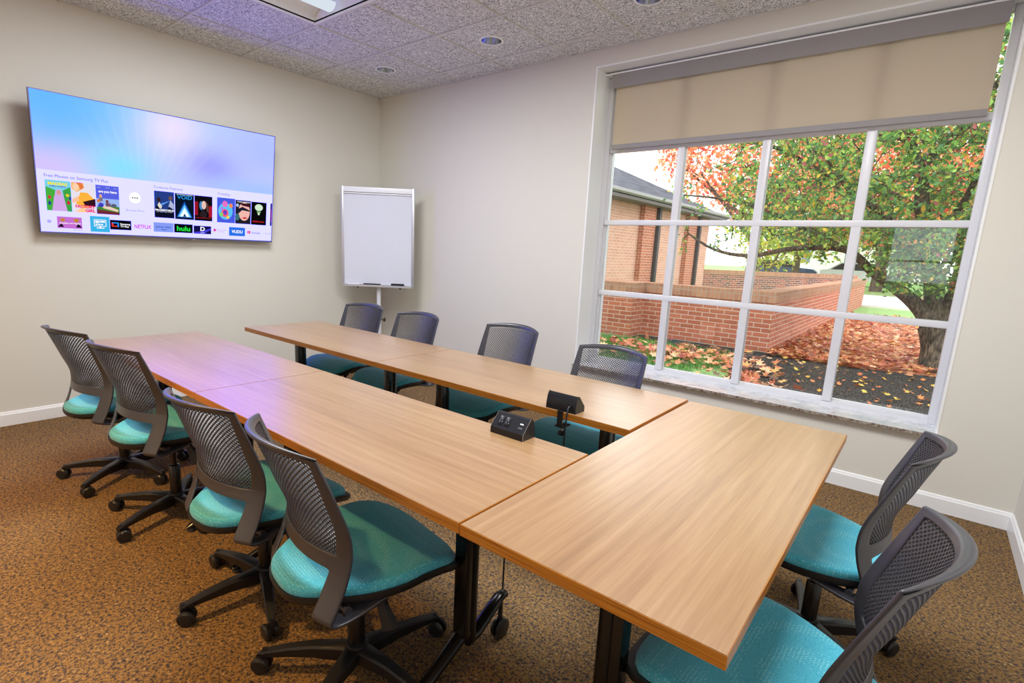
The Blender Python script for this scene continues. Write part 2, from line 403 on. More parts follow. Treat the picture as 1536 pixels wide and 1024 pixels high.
def troffer(r, label, glow):
    x0, x1, y0, y1 = r; t = empty('ceiling_troffer', ((x0+x1)/2, (y0+y1)/2, H)); tag(t, label, 'ceiling light')
    hx, hy = (x1-x0)/2, (y1-y0)/2; f = .028
    b = MB()
    b.box(-hx,hx,-hy,-hy+f,-.006,.01); b.box(-hx,hx,hy-f,hy,-.006,.01); b.box(-hx,-hx+f,-hy+f,hy-f,-.006,.01); b.box(hx-f,hx,-hy+f,hy-f,-.006,.01)
    b.box(-hx+f,hx-f,-hy+f,hy-f,.11,.115); b.box(-hx+f-.004,-hx+f,-hy+f,hy-f,0,.11); b.box(hx-f,hx-f+.004,-hy+f,hy-f,0,.11); b.box(-hx+f,hx-f,-hy+f-.004,-hy+f,0,.11); b.box(-hx+f,hx-f,hy-f,hy-f+.004,0,.11)
    b.build('housing', M['white'], t, None)
    # two curved white bays running along y, each with a lamp basket
    for s in (-1, 1):
        c = s*hx/2; prof = []
        for k in range(13):
            a = PI*k/12; prof.append((c+math.cos(a)*(hx/2-f*.6), .01+.085*math.sin(a)))
        bb = MB(); vs = [(px, -hy+f+.002, pz) for px, pz in prof]+[(px, hy-f-.002, pz) for px, pz in prof]
        bb.add(vs, [(k, k+1, k+14, k+13) for k in range(12)]); bb.build('reflector_bay', M['white'], t, 60)
        sh = MB(); prof = [(c+math.cos(a)*.06, .035-.045*math.sin(a)) for a in [PI*k/10 for k in range(11)]]
        vs = [(px, -hy+f+.05, pz) for px, pz in prof]+[(px, hy-f-.05, pz) for px, pz in prof]
        sh.add(vs, [(k, k+1, k+12, k+11) for k in range(10)]+[tuple(range(11)), tuple(range(21,10,-1))]); sh.build('lamp_shield', glow, t, 60)
    return t
glow = emis('dim_diffuser', (214,224,234), .75)
troffer(rects[0], 'white recessed fluorescent ceiling light cut by the top edge', glow)
fill_glow = emis('fill_diffuser', (255,246,232), 4.0)
troffer(rects[1], 'added out-of-view fill light in the ceiling above the near crosswise table', fill_glow)  # second troffer is added out of view to light the room softly

# ------------------------------------------------------------------ window
win = empty('window_1', (0,0,0)); win['kind'] = 'structure'
FY0, FY1 = .20, .275
vx = [2.70, 3.289, 3.877, 4.465, 5.03]; hz = [.49, 1.057, 1.635, 2.205, 2.74]
b = MB(); bv = .004
fl, fr_, fb, ft = WX0+e, WX1-e, .455, WZ1-e
b.box(fl, 2.688, FY0, FY1+.02, fb, ft, bev=bv); b.box(2.684, 2.702, FY0+.03, FY1+.02, fb, ft, bev=bv)
b.box(5.0, fr_, FY0, FY1+.02, fb, ft, bev=bv); b.box(2.70, 5.0, FY0, FY1, 2.73, ft, bev=bv)
b.prism([(FY0,fb),(FY0,fb+.018),(FY0+.012,fb+.022),(FY0+.045,fb+.032),(FY0+.047,fb+.04),(FY1,fb+.04),(FY1,fb)], 2.686, 5.002)
b.build('window_frame', M['vinyl'], win, 35)
b = MB()
for x in vx[1:4]: b.box(x-.0265, x+.0265, FY0+.004, FY1-.01, fb+.025, 2.735, bev=bv)
for z in hz[1:4]: b.box(2.698, 5.004, FY0+.002, FY1-.012, z-.02, z+.02, bev=bv)
b.build('glazing_bars', M['vinyl'], win, 35)
ex = [2.702]+[c for x in vx[1:4] for c in (x-.0265, x+.0265)]+[5.0]
ez = [.494]+[c for z in hz[1:4] for c in (z-.02, z+.02)]+[2.73]
for i in range(4):
    for j in range(4):
        MB().box(ex[2*i]-.004, ex[2*i+1]+.004, .250, .2505, ez[2*j]-.004, ez[2*j+1]+.004).build('glass_pane', M['glass'], win, None)
b = MB(); b.box(WX0+e, WX1-e, .0, .36, WZ0, .455); b.box(WX0, WX1+.006, -.042, .0, WZ0, .455); b.build('window_sill', M['marble'], win, None)
b = MB(); b.box(WX0, WX1+.006, -.0435, -.042, WZ0-.001, .4535); b.build('sill_edge', M['marbleedge'], win, None)

# roller shade inside the reveal
sh = empty('roller_shade', (3.86, .16, 2.7)); tag(sh, 'beige roller shade with grey valance pulled a quarter down the window', 'window shade')
x0, x1 = 2.737, 4.975
n = 60; b = MB(); vs = []
for z in (2.215, 2.74):
    for k in range(n+1):
        x = x0+(x1-x0)*k/n; vs.append((x-3.86, .0+.0025*math.sin(k*.9)*math.sin(k*.23), z-2.7))
b.add(vs, [(k, k+1, n+k+2, n+k+1) for k in range(n)]); b.build('shade_cloth', M['shade'], sh, 60)
b = MB(); b.box(x0-3.86, x1-3.86, -.010, .010, -.503, -.466, bev=.003); b.build('hem_bar', M['hem'], sh, 35)
b = MB(); b.box(2.712-3.86, 4.985-3.86, -.034, -.028, -.052, .05); b.build('valance', M['hem'], sh, None)
b = MB(); b.box(WX0+e-3.86, WX1-e-3.86, -.036, .036, .05, .060); b.build('head_rail', M['white'], sh, None)
b = MB(); b.tube([(x0-3.86,.014,.02),(x1-3.86,.014,.02)], .02, 16); b.build('roller_tube', M['alum'], sh, 60)

# outlet plate below the window
o = MB().box(-.06,.06,-.006,0,-.035,.035,bev=.002).build('wall_outlet', mat('ivory_plate', (224,220,208), .4), None, 35, loc=(3.33,0,.33))
tag(o, 'pale wall outlet plate below the window sill behind the mesh chair', 'outlet')
for s in (-1,1):
    MB().box(s*.028-.015, s*.028+.015, -.008,-.005,-.012,.012, bev=.001).build('socket', mat('ivory_socket', (198,192,180), .4), o, 35)

# ------------------------------------------------------------------ tables
TZ = .736; TH = .029; TL, TW = 1.524, .6096
def table_parts():
    t = empty('folding_table')
    b = MB(); b.box(-TL/2+.0015, TL/2-.0015, -TW/2+.0015, TW/2-.0015, TZ-TH, TZ); top = b.build('tabletop', M['wood'], t, None)
    b = MB(); g = .0
    z0, z1 = TZ-TH+.0005, TZ-.0012
    b.box(-TL/2, TL/2, -TW/2, -TW/2+.0018, z0, z1); b.box(-TL/2, TL/2, TW/2-.0018, TW/2, z0, z1)
    b.box(-TL/2, -TL/2+.0018, -TW/2+.0018, TW/2-.0018, z0, z1); b.box(TL/2-.0018, TL/2, -TW/2+.0018, TW/2-.0018, z0, z1)
    b.build('edge_band', M['woodedge'], top, None)
    for s in (-1, 1):
        x = s*(TL/2-.235)
        b = MB()
        b.tube([(x, .012, .10), (x, .012, .69)], .027, 20, flat=1.0)              # post
        b.box(x-.027, x+.027, -.036, -.006, .13, .705, bev=.006)                  # flat folding face
        b.box(x-.03, x+.03, -.2, .2, TZ-TH-.012, TZ-TH-.001, bev=.003)            # top plate
        lg = b.build('leg', M['steelblk'], t, 40)
        for d in (-1, 1):
            f = MB()
            if d < 0: f.tube([(x,.0,.135),(x,-.03,.125),(x,-.165,.052),(x,-.26,.03),(x,-.29,.018)], [.025,.026,.022,.018,.012], 14, flat=.75)
            else: f.tube([(x,.0,.095),(x,.05,.10),(x,.12,.138),(x,.17,.166),(x,.2,.168),(x,.215,.15)], [.025,.026,.024,.022,.018,.01], 14, flat=.75)
            ft_ = f.build('foot', M['steelblk'], lg, 60)
            w = MB(); yc = -.27 if d < 0 else .185; rr_ = .016 if d < 0 else .036
            Mx = Matrix.Translation((x, yc, rr_)) @ Matrix.Rotation(PI/2, 4, 'Y')
            if d > 0:
                for q_ in (-.017, .006): w.lathe([(.0,q_),(.032,q_),(.036,q_+.003),(.036,q_+.009),(.032,q_+.012),(0,q_+.012)], 24, Mx)
                w.tube([(x, yc, .04), (x, yc, .16)], .008, 10)
            else: w.lathe([(0,0),(.02,0),(.022,.004),(.016,.018),(0,.02)], 18, Matrix.Translation((x,yc,0)))
            w.build('caster' if d > 0 else 'glide', M['wheel'], lg, 40)
    b = MB(); b.box(-TL/2+.235, TL/2-.235, -.02, .02, TZ-TH-.045, TZ-TH-.012, bev=.004); b.build('stretcher', M['steelblk'], t, 40)
    return t
tb = table_parts()
yf, ybk = -2.993+TW/2, -2.061+TW/2
spots = [((1.068+TL/2, yf, 0), 'wood-laminate folding table nearest the television, in the front row of four chairs'),
         ((1.068+TL*1.5+.002, yf, 0), 'wood-laminate folding table in the front row holding the power box on its top'),
         ((1.058+TL/2, ybk, 0), 'wood-laminate folding table at the window-side row nearest the easel'),
         ((1.058+TL*1.5+.002, ybk, 0), 'wood-laminate folding table of the window-side row with clamped power box on its edge'),
         ((4.124+TW/2, -2.995+TL/2, PI/2), 'wood-laminate folding table set crosswise closing the near end of the U')]
for i, ((x, y, a), lb) in enumerate(spots):
    t = tb if i == 0 else clone(tb)
    t.location = (x, y, 0); t.rotation_euler = (0, 0, a); tag(t, lb, 'table', 'folding tables set in a U')

# ------------------------------------------------------------------ chair
def interp(x, xs_, ys_): return float(np.interp(x, xs_, ys_))
RZ = [.385,.42,.46,.52,.577,.629,.70,.78,.845,.87]
RY = [-.185,-.165,-.145,-.126,-.116,-.121,-.147,-.177,-.203,-.212]
ZTOP = .853
def S(u, z, off=0.0):
    hw = interp(z, [.385,.5,.6,.86], [.224,.226,.226,.216])
    yr = interp(z, RZ, RY)
    # smooth the piecewise profile a little
    yr = (yr+interp(z-.02, RZ, RY)+interp(z+.02, RZ, RY))/3
    sag = interp(z, [.4,.55,.7,.85], [.05,.058,.07,.07])
    a = abs(u); y = yr-sag*(1-a**2.0)-off
    ztop = .014*(1-u*u)*max(0, (z-.6)/.25)
    return Vector((u*hw, y, z+ztop))
def uin(z): return interp(z, [.40,.47,.52,.56,.60,.75,.84], [.68,.69,.72,.765,.79,.85,.89])
PZ0, PZ1 = .560, .838
def make_back():
    # frame: rails, lower band, top band with rolled lip
    bm = bmesh.new()
    zs = [.392,.40,.42,.445,.475,.505,.516,.522,.54,PZ0-.006,PZ0,.565,.61,.65,.70,.74,.78,.81,.83,PZ1,.843,.850,.853]
    cols = []
    NU = 19
    def uline(k, z):           # k: 0..NU-1 ; 0,1,2 outer rail ; rest inner span
        ui = uin(z)
        if k == 0: return -1
        if k == 1: return -.975
        if k == 2: return -(.975+ui)/2
        if k == NU-1: return 1
        if k == NU-2: return .975
        if k == NU-3: return (.975+ui)/2
        return -ui+2*ui*(k-3)/(NU-7)
    grid = {}
    def vtx(k, r):
        if (k, r) not in grid:
            z = zs[r]; u = uline(k, z); p = S(u, z)
            # opening's lower band edge curves: fillet towards the rails
            pass
            grid[(k, r)] = bm.verts.new(p)
        return grid[(k, r)]
    ropen = zs.index(.516); rp0 = zs.index(PZ0); rp1 = zs.index(PZ1)
    for r in range(len(zs)-1):
        for k in range(NU-1):
            rail = k < 3 or k >= NU-4
            if r < ropen and not rail: continue
            if rp0 <= r < rp1 and not rail: continue
            bm.faces.new((vtx(k, r), vtx(k+1, r), vtx(k+1, r+1), vtx(k, r+1)))
    # rails' lower ends curl forward under the seat
    for side in (range(0, 4), range(NU-4, NU)):
        prev = [grid[(k, 0)] for k in side]
        sx = -1 if prev[0].co.x < 0 else 1
        for dy, z, sq in ((.004,.384,1.0),(.018,.3775,1.0),(.05,.377,.92),(.10,.386,.75),(.15,.400,.55),(.165,.404,.5)):
            row = []
            for k, v0 in zip(side, [grid[(k, 0)] for k in side]):
                xo = sx*.224; row.append(bm.verts.new((xo+(v0.co.x-xo)*sq, v0.co.y+dy, z)))
            for a in range(3): bm.faces.new((prev[a], prev[a+1], row[a+1], row[a]))
            prev = row
    # lip rolled backwards along the top edge
    top = [grid[(k, len(zs)-1)] for k in range(NU)]
    prev = top
    for st, (dy, dz) in enumerate([(-.006,.005),(-.014,.007),(-.021,.004)]):
        row = []
        for k, v in enumerate(top):
            u = uline(k, zs[-1]); f = (1-abs(u)**2.2)
            row.append(bm.verts.new(v.co+Vector((0, dy*(f*.95+.05), dz*(.2+.8*f)))))
        for k in range(NU-1): bm.faces.new((prev[k], prev[k+1], row[k+1], row[k]))
        prev = row
    me = bpy.data.meshes.new('back'); bmesh.ops.recalc_face_normals(bm, faces=bm.faces); bm.to_mesh(me); bm.free()
    me = baked(me, [('SOLIDIFY', dict(thickness=.010, offset=0)), ('SUBSURF', dict(levels=2, render_levels=2))])
    return me
def make_lattice():
    vs = []; fs = []; nx, nz = 27, 21; key = {}
    pz = (PZ1-PZ0)/nz
    def P(a, c):     # a in [-1,1] across the panel, c height fraction
        z = PZ0+(PZ1-PZ0)*c; return S(a*uin(z)*1.03, z, .001)
    def vid(a, c, k):
        kk = (round(a*1e5), round(c*1e5))
        if kk not in key: key[kk] = len(vs); vs.append(P(a, c))
        return key[kk]
    for j in range(2*nz-1):
        for i in range(nx):
            ca = (i+.5+(.5 if j % 2 else 0))/nx*2-1; cc = (j+1)/(2*nz)
            if ca+1/nx > 1.001+1/nx: continue
            if j % 2 and i == nx-1: continue
            hw, hh = 1/nx, 1/(2*nz)
            o = [vid(ca-hw, cc, 0), vid(ca, cc-hh, 0), vid(ca+hw, cc, 0), vid(ca, cc+hh, 0)]
            k = .60; inn = []
            # rounded diamond hole, eight corners
            pts = [(-1,-.16),(-.42,-.66),(.42,-.66),(1,-.16),(1,.16),(.42,.66),(-.42,.66),(-1,.16)]
            for px, pz_ in pts:
                inn.append(len(vs)); vs.append(P(ca+px*hw*k*1.0, cc+pz_*hh*.9))
            # o: left,bottom,right,top
            fs += [(o[0], inn[0], inn[7]), (o[0], o[1], inn[1], inn[0]), (o[1], inn[2], inn[1]), (o[1], o[2], inn[3], inn[2]),
                   (o[2], inn[4], inn[3]), (o[2], o[3], inn[5], inn[4]), (o[3], inn[6], inn[5]), (o[3], o[0], inn[7], inn[6])]
    me = bpy.data.meshes.new('lat'); me.from_pydata(vs, [], fs); me.update()
    return baked(me, [('SOLIDIFY', dict(thickness=.005, offset=0))])

def outline(t, grow=0.0):
    # seat plan: t angle; front (+y) squarer and wider, rear rounder
    c, s = math.cos(t), math.sin(t)
    ax = .240+grow; ay = (.268 if s > 0 else .24)+grow
    n = 4.0 if s > 0 else 2.7
    r = (abs(c)**n+abs(s)**n)**(-1/n)
    x, y = ax*r*c, ay*r*s
    x *= 1-.30*min(1, max(0, (.04-y)/.22))**1.3
    return x, y
def seat_z(x, y):
    # saddle: sides raised towards the rear, nose falling to a waterfall front
    z = .452+.012*(abs(x)/.23)**2*(1 if y < .1 else max(0, 1-(y-.1)/.12))
    z += .012*math.exp(-((y-.12)/.09)**2)*(1-.3*(abs(x)/.2)**2)-.006*math.exp(-((y+.06)/.09)**2)*math.exp(-(x/.12)**2)
    if y > .15: z -= .030*((y-.15)/.112)**2
    return z
def make_seat():
    n = 56; rings = []; vs = []; fs = []
    levels = [(1.0,-.034),(1.012,-.024),(1.01,-.012),(.985,-.003),(.95,.0),(.86,.0),(.72,.0),(.55,.0),(.36,.0),(.18,.0)]
    for sc, dz in levels:
        for j in range(n):
            x, y = outline(2*PI*j/n); x *= sc; y *= sc
            vs.append((x, y, seat_z(x, y)+dz))
    for i in range(len(levels)-1):
        for j in range(n): fs.append((i*n+j, i*n+(j+1)%n, (i+1)*n+(j+1)%n, (i+1)*n+j))
    vs.append((0,0,seat_z(0,0))); c = len(vs)-1; i = len(levels)-1
    for j in range(n): fs.append((i*n+j, i*n+(j+1)%n, c))
    fs.append(tuple(range(n))[::-1])
    me = bpy.data.meshes.new('seat'); me.from_pydata(vs, [], fs); me.update(); return me
def make_shell():
    n = 56; vs = []; fs = []
    levels = [(.3,-.075),(.7,-.072),(.92,-.064),(1.01,-.054),(1.035,-.040),(1.032,-.028),(1.0,-.030)]
    for sc, dz in levels:
        for j in range(n):
            x, y = outline(2*PI*j/n); k = sc
            fr = max(0, (y-.16)/.1)
            x *= k; y *= k; 
            if sc > 1.0: y += .022*fr
            vs.append((x, y, seat_z(x*.98, y*.98)+dz-.004*fr))
    for i in range(len(levels)-1):
        for j in range(n): fs.append((i*n+j, i*n+(j+1)%n, (i+1)*n+(j+1)%n, (i+1)*n+j))
    fs.append(tuple(range(n))[::-1]); fs.append(tuple((len(levels)-1)*n+j for j in range(n)))
    me = bpy.data.meshes.new('shell'); me.from_pydata(vs, [], fs); me.update(); return me
def make_arms():
    # cross bars joining the rails' lower ends to the seat frame
    b = MB()
    for s in (-1, 1): b.tube([(s*.205,-.03,.402),(s*.1,-.02,.39)], .012, 8)
    b.tube([(-.2,-.12,.392),(.2,-.12,.392)], .012, 10)
    return b.mesh('arms')
def star_leg():
    # one leg along +x
    secs = [(.02,.058,.105,.045),(.06,.05,.105,.05),(.14,.042,.105,.042),(.22,.034,.094,.032),(.28,.028,.082,.024),(.305,.024,.074,.018)]
    vs = []; fs = []
    for x, w, zt, h in secs:
        hw = w/2
        for (a, z) in ((-hw,zt-.006),(-hw*.72,zt),(hw*.72,zt),(hw,zt-.006),(hw*.8,zt-h),(-hw*.8,zt-h)): vs.append((x, a, z))
    n = 6
    for i in range(len(secs)-1):
        for j in range(n): fs.append((i*n+j, i*n+(j+1)%n, (i+1)*n+(j+1)%n, (i+1)*n+j))
    fs.append(tuple(range(n))); fs.append(tuple((len(secs)-1)*n+j for j in range(n))[::-1])
    b = MB(); b.add(vs, fs); return b.mesh('leg')
def caster_mesh(rot):
    b = MB(); Rz = Matrix.Rotation(rot, 4, 'Z'); T0 = Matrix.Translation((.295, 0, .029)) @ Rz
    for s in (-1, 1):
        Mx = T0 @ Matrix.Translation((-.012, s*.0155, 0)) @ Matrix.Rotation(PI/2*-s, 4, 'X')
        b.lathe([(0,-.008),(.027,-.008),(.029,-.005),(.029,.004),(.025,.008),(.023,.0075),(.022,.009),(.012,.0095),(0,.0095)], 22, Mx)
    b.box(-.014,.010,-.007,.007,-.004,.026, M=T0, bev=.004)
    b.tube([T0 @ Vector((0,0,.015)), T0 @ Vector((0,0,.052))], .0085, 12)
    return b.mesh('caster')
CH = dict(seat=make_seat(), shell=make_shell(), back=make_back(), lat=make_lattice(), arms=make_arms(), leg=star_leg())
for me, m_, a in ((CH['seat'],M['teal'],60),(CH['shell'],M['black'],50),(CH['back'],M['back'],60),(CH['lat'],M['back'],30),(CH['arms'],M['back'],60),(CH['leg'],M['black'],40)):
    me.materials.clear(); me.materials.append(m_); smooth(me, a)
CAST = []
for rr in (.4, 2.1, -1.3, 3.0, -.6):
    me = caster_mesh(rr); me.materials.append(M['wheel']); smooth(me, 40); CAST.append(me)
b = MB(); b.lathe([(0,.035),(.02,.037),(.024,.05),(.024,.075),(.034,.082),(.038,.10),(.034,.112),(.028,.115),(0,.115)], 28); CH['hub'] = b.mesh('hub'); CH['hub'].materials.append(M['black']); smooth(CH['hub'], 40)
b = MB(); b.lathe([(.026,.112),(.026,.25),(.023,.256),(.014,.258),(.0135,.405),(0,.406)], 28); CH['cyl'] = b.mesh('cyl'); CH['cyl'].materials.append(M['steelblk']); smooth(CH['cyl'], 40)
b = MB(); b.box(-.075,.075,-.11,.10,.345,.392,bev=.012); b.lathe([(.03,.32),(.034,.35)], 20); CH['mech'] = b.mesh('mech'); CH['mech'].materials.append(M['black']); smooth(CH['mech'], 40)
b = MB(); b.tube([(.07,.01,.365),(.15,.01,.36),(.185,.005,.35)], .006, 8)
b.add([Vector(p) for p in [(.165,-.022,.365),(.185,-.012,.372),(.172,.006,.366),(.158,-.004,.36),(.205,-.02,.285),(.225,.005,.29),(.205,.035,.28),(.187,.01,.272)]], [(0,1,2,3),(4,7,6,5),(0,4,5,1),(1,5,6,2),(2,6,7,3),(3,7,4,0)])
CH['lever'] = b.mesh('lever'); CH['lever'].materials.append(M['black']); smooth(CH['lever'], 30)

chair0 = empty('task_chair')
obj('seat', CH['seat'], None, chair0); obj('seat_shell', CH['shell'], None, chair0)
bk = obj('backrest', CH['back'], None, chair0); obj('perforated_panel', CH['lat'], None, bk)
obj('back_support', CH['arms'], None, chair0); obj('seat_mechanism', CH['mech'], None, chair0)
obj('gas_cylinder', CH['cyl'], None, chair0); obj('height_lever', CH['lever'], None, chair0)
base = obj('base_hub', CH['hub'], None, chair0)
lgs = []
for k in range(5):
    a = 2*PI*k/5
    lg = obj('leg', CH['leg'], None, chair0, rot=(0,0,a)); lgs.append(lg)
    obj('caster', CAST[k], None, lg)
CHAIRS = [  # x, y, heading deg, first star leg angle in the world deg, label
 (1.456,-2.968,9.5,0.015, 19, 'teal-seat swivel chair farthest left, at the television end of the front row'),
 (2.129,-2.938,8.3,0.029, 4, 'teal-seat swivel chair second from the television in the front row'),
 (3.034,-2.938,4.9,-0.02, -24, 'teal-seat swivel chair third from the television in the front row'),
 (3.64,-2.943,-9.5,0.004, 6, 'large teal-seat swivel chair in the foreground beside the table joint'),
 (1.373,-1.425,186.8,0.014, 20, 'swivel chair beyond the window-side row, directly before the easel'),
 (1.999,-1.423,182.2,0.012, 50, 'swivel chair beyond the window-side row, second from the easel'),
 (2.848,-1.397,178.1,0.027, 10, 'swivel chair beyond the window-side row, in front of plain wall left of the window'),
 (3.574,-1.431,176,-0.002, 40, 'swivel chair with see-through back below the window corner'),
 (4.738,-1.763,86.7,-0.026, 33, 'teal-seat swivel chair at the near table end, closer to the window'),
 (4.743,-2.579,86.8,0, 15, 'teal-seat swivel chair at the near table end, at the bottom right corner'),
]
for i, (x, y, a, dz, la, lb) in enumerate(CHAIRS):
    c = chair0 if i == 0 else clone(chair0)
    c.location = (x, y, 0); c.rotation_euler = (0, 0, R(a)); tag(c, lb, 'chair', 'teal swivel chairs around the tables')
    k = 0
    for ch in c.children:
        if not ch.name.startswith(('leg', 'base_hub', 'gas_cylinder')): ch.location.z = dz
        if ch.name.startswith('leg'): ch.rotation_euler = (0, 0, R(la-a)+2*PI*k/5); k += 1

# ------------------------------------------------------------------ power boxes
def socket_marks(t, zf, m_):
    pass
def powerbox(x, y, flip, label, with_clamp):
    t = empty('power_box', (x, y, TZ), PI if flip else 0); tag(t, label, 'power outlet', 'clamp-on power boxes')
    prof = [(-.034,0),(-.034,.022),(.008,.068),(.016,.070),(.027,.055),(.034,.02),(.034,0)]
    MB().prism(prof, -.068, .068).build('body', mat('black_anodised', (34,36,42), .35, .3), t, 30)
    for s in (-1, 1):
        MB().prism([(a*1.03, z*1.02) for a, z in prof], s*.068, s*.0715).build('end_cap', M['black'], t, 30)
        MB().prism([(-.0352,0),(-.0352,.0222),(.008,.0698),(.0095,.0690),(-.034,.0216),(-.034,0)], s*.0715, s*.0722).build('end_trim', M['alum'], t, None)
    # sockets on the sloping face
    ang = math.atan2(.046, .042); Mx = Matrix.Translation((0,-.013,.045)) @ Matrix.Rotation(ang, 4, 'X')
    for cx in (-.04, -.012):
        f = MB().box(cx-.011,cx+.011,-.018,.018,-.001,.0012, M=Mx, bev=.0006).build('socket', mat('socket_face',(24,25,29),.3), t, 30)
        s_ = MB(); s_.box(cx-.006,cx-.0045,-.008,0,.0012,.0016,M=Mx); s_.box(cx+.0045,cx+.006,-.008,0,.0012,.0016,M=Mx); s_.box(cx-.0015,cx+.0015,.005,.009,.0012,.0016,M=Mx)
        s_.build('socket_slot', mat('slot_grey',(150,156,168),.5), f, None)
    MB().box(.040,.054,.004,.009,-.0005,.0014, M=Mx).build('usb_port', mat('usb_white',(225,228,230),.4), t, None)
    MB().box(.038,.056,-.012,-.006,-.0005,.0012, M=Mx).build('usb_port', mat('usb_grey',(88,92,100),.4), t, None)
    # clamp plate, jaw, screw, knob : on the back side, over the table edge
    e_ = with_clamp
    b = MB(); b.box(-.02,.004,e_,e_+.004,-.062,.006); b.box(-.02,.004,.0,e_+.004,-.0,.0015); b.box(-.03,.014,e_-.05,e_+.004,-.066,-.060); b.build('clamp', M['black'], t, None)
    b = MB(); b.tube([(-.008,e_-.02,-.10),(-.008,e_-.02,-.035)], .004, 10); b.build('clamp_screw', M['chrome'], t, 40)
    b = MB(); Mk = Matrix.Translation((-.008,e_-.02,0)); b.lathe([(0,-.104),(.014,-.104),(.017,-.100),(.017,-.092),(.012,-.088),(0,-.088)], 12, Mk); b.lathe([(0,-.036),(.012,-.036),(.012,-.0305),(0,-.030)], 14, Mk); b.build('clamp_knob', M['black'], t, 40)
    b = MB(); cx = -.045; b.tube([(cx,.03,.03),(cx,.048,.026),(cx-.002,.06,.0),(cx,.062,-.06),(cx+.004,.06,-.2),(cx-.003,.055,-.4),(cx,.05,-.72),(cx+.02,.0,-.733)], .0035, 8); b.lathe([(.009,-.002),(.009,.002),(0,.003)], 12, Matrix.Translation((cx,.033,.03)) @ Matrix.Rotation(-PI/2, 4, 'X')); b.build('cable', mat('cable_black',(22,24,30),.4), t, 50)
    return t
powerbox(3.83, -2.418, False, 'black desktop power box with two sockets facing the camera, on the front table', .0365)
powerbox(3.795, -2.016, True, 'black desktop power box seen from behind, clamped to the window-side table with hanging cable', .0465)

# ------------------------------------------------------------------ television
tv = empty('television', (.075, -2.147, 1.345)); tag(tv, 'large flat television on the left wall showing a streaming menu', 'television')
tilt = math.asin(.14/.94)
# local frame: X = right along the screen (-> world +y), Y = out of the screen towards the room, Z up
tv.rotation_euler = (0, 0, -PI/2)
tvr = Matrix.Rotation(tilt, 4, 'X')
SW, SH = 1.66, .93
def P3(u, v, d=0):                   # u from left, v from bottom, metres; d out of the screen
    return Vector((-(u-SW/2), d, v))
# object +x maps to world -y after rotation -90deg ; left of the picture is world -y
RT = Matrix.Rotation(-tilt, 4, 'X')
def tvobj(name, b, m_, parent, sm=None):
    me = b.mesh(name)
    me.transform(RT); return obj(name, me, m_, parent, sm)
b = MB(); b.box(-SW/2, SW/2, -.03, -.002, 0, SH, bev=.003)
body = tvobj('cabinet', b, mat('tv_cabinet', (40,44,60), .35, .4), tv, 35)
b = MB(); t_ = .006
b.box(-SW/2, SW/2, -.004, .003, 0, .014); b.box(-SW/2, SW/2, -.004, .002, SH-t_, SH); b.box(-SW/2, -SW/2+t_, -.004, .002, .014, SH-t_); b.box(SW/2-t_, SW/2, -.004, .002, .014, SH-t_)
tvobj('bezel', b, mat('tv_bezel', (120,124,160), .25, .8), tv)
b = MB(); b.prism([(-.03,.0),(.03,.0),(.02,-.008),(-.02,-.008)], -.004, .004, 'y'); 
b2 = MB(); pts = [(-.095+.0, 0, 0)]
b2.tube([(-.06-.1,0,.0),(-.045-.1,0,-.007),(-.02-.1,0,-.011),(.02-.1,0,-.011),(.045-.1,0,-.007),(.06-.1,0,.0)], .0025, 8); tvobj('logo_badge', b2, M['chrome'], tv, 40)
b = MB(); b.box(-.3,.3,-.075,-.03,.25,.7); b.build('wall_bracket', M['black'], tv, None)
# screen picture
m = bpy.data.materials.new('screen_picture'); m.use_nodes = True; q = NT(m); q.n.remove(q.b)
c = q.new('ShaderNodeTexCoord'); s_ = q.new('ShaderNodeSeparateXYZ'); q.ln(c.outputs['Object'], s_.inputs[0])
U = q.math('SUBTRACT', SW/2, s_.outputs[0]); V = s_.outputs[2]
def blob(u, v, ru, rv, p=1.0):
    du = q.math('DIVIDE', q.math('SUBTRACT', U, u), ru); dv = q.math('DIVIDE', q.math('SUBTRACT', V, v), rv)
    d2 = q.math('ADD', q.math('MULTIPLY', du, du), q.math('MULTIPLY', dv, dv)); return q.math('POWER', 2.718, q.math('MULTIPLY', d2, -1.0))
col = q.mix(blob(.45,.95,.9,.45), L((214,206,246)), L((140,208,248)))
col = q.mix(blob(.1,.95,.45,.5), col, L((104,184,244)))
col = q.mix(blob(.15,.45,.4,.14), col, L((214,196,252)))
col = q.mix(blob(.5,.50,.22,.15), col, L((136,222,255)))
col = q.mix(blob(.85,.82,.25,.22), col, L((236,224,255)))
col = q.mix(blob(1.15,.58,.22,.15), col, L((160,158,255)))
col = q.mix(blob(1.6,.78,.38,.3), col, L((176,192,214)))
col = q.mix(blob(1.5,.45,.5,.09), col, L((168,196,244)))
# faint fan of rays
ang_ = q.math('ARCTAN2', q.math('SUBTRACT', V, .1), q.math('SUBTRACT', U, .62)); ray = q.math('SINE', q.math('MULTIPLY', ang_, 60.0))
ray = q.math('MULTIPLY', q.math('MAXIMUM', ray, 0.0), q.math('MULTIPLY', blob(.75,.72,.35,.25), .09)); col = q.mix(ray, col, L((245,245,255)))
col = q.mix(q.math('LESS_THAN', V, .425), col, L((226,224,250)))
em = q.new('ShaderNodeEmission'); em.inputs[1].default_value = .76; q.ln(q.mix(1.0, col, (1,1,5.8,1), 'MULTIPLY'), em.inputs[0]); q.ln(em.outputs[0], q.n['Material Output'].inputs[0])
b = MB(); b.add([(-SW/2+t_,.0005,.014),(SW/2-t_,.0005,.014),(SW/2-t_,.0005,SH-t_),(-SW/2+t_,.0005,SH-t_)], [(0,1,2,3)])
scr = tvobj('screen', b, m, tv)
EM = {}
def em_(c, st=.78):
    if (c, st) not in EM: EM[(c, st)] = emis('screen_colour', c, st)
    return EM[(c, st)]
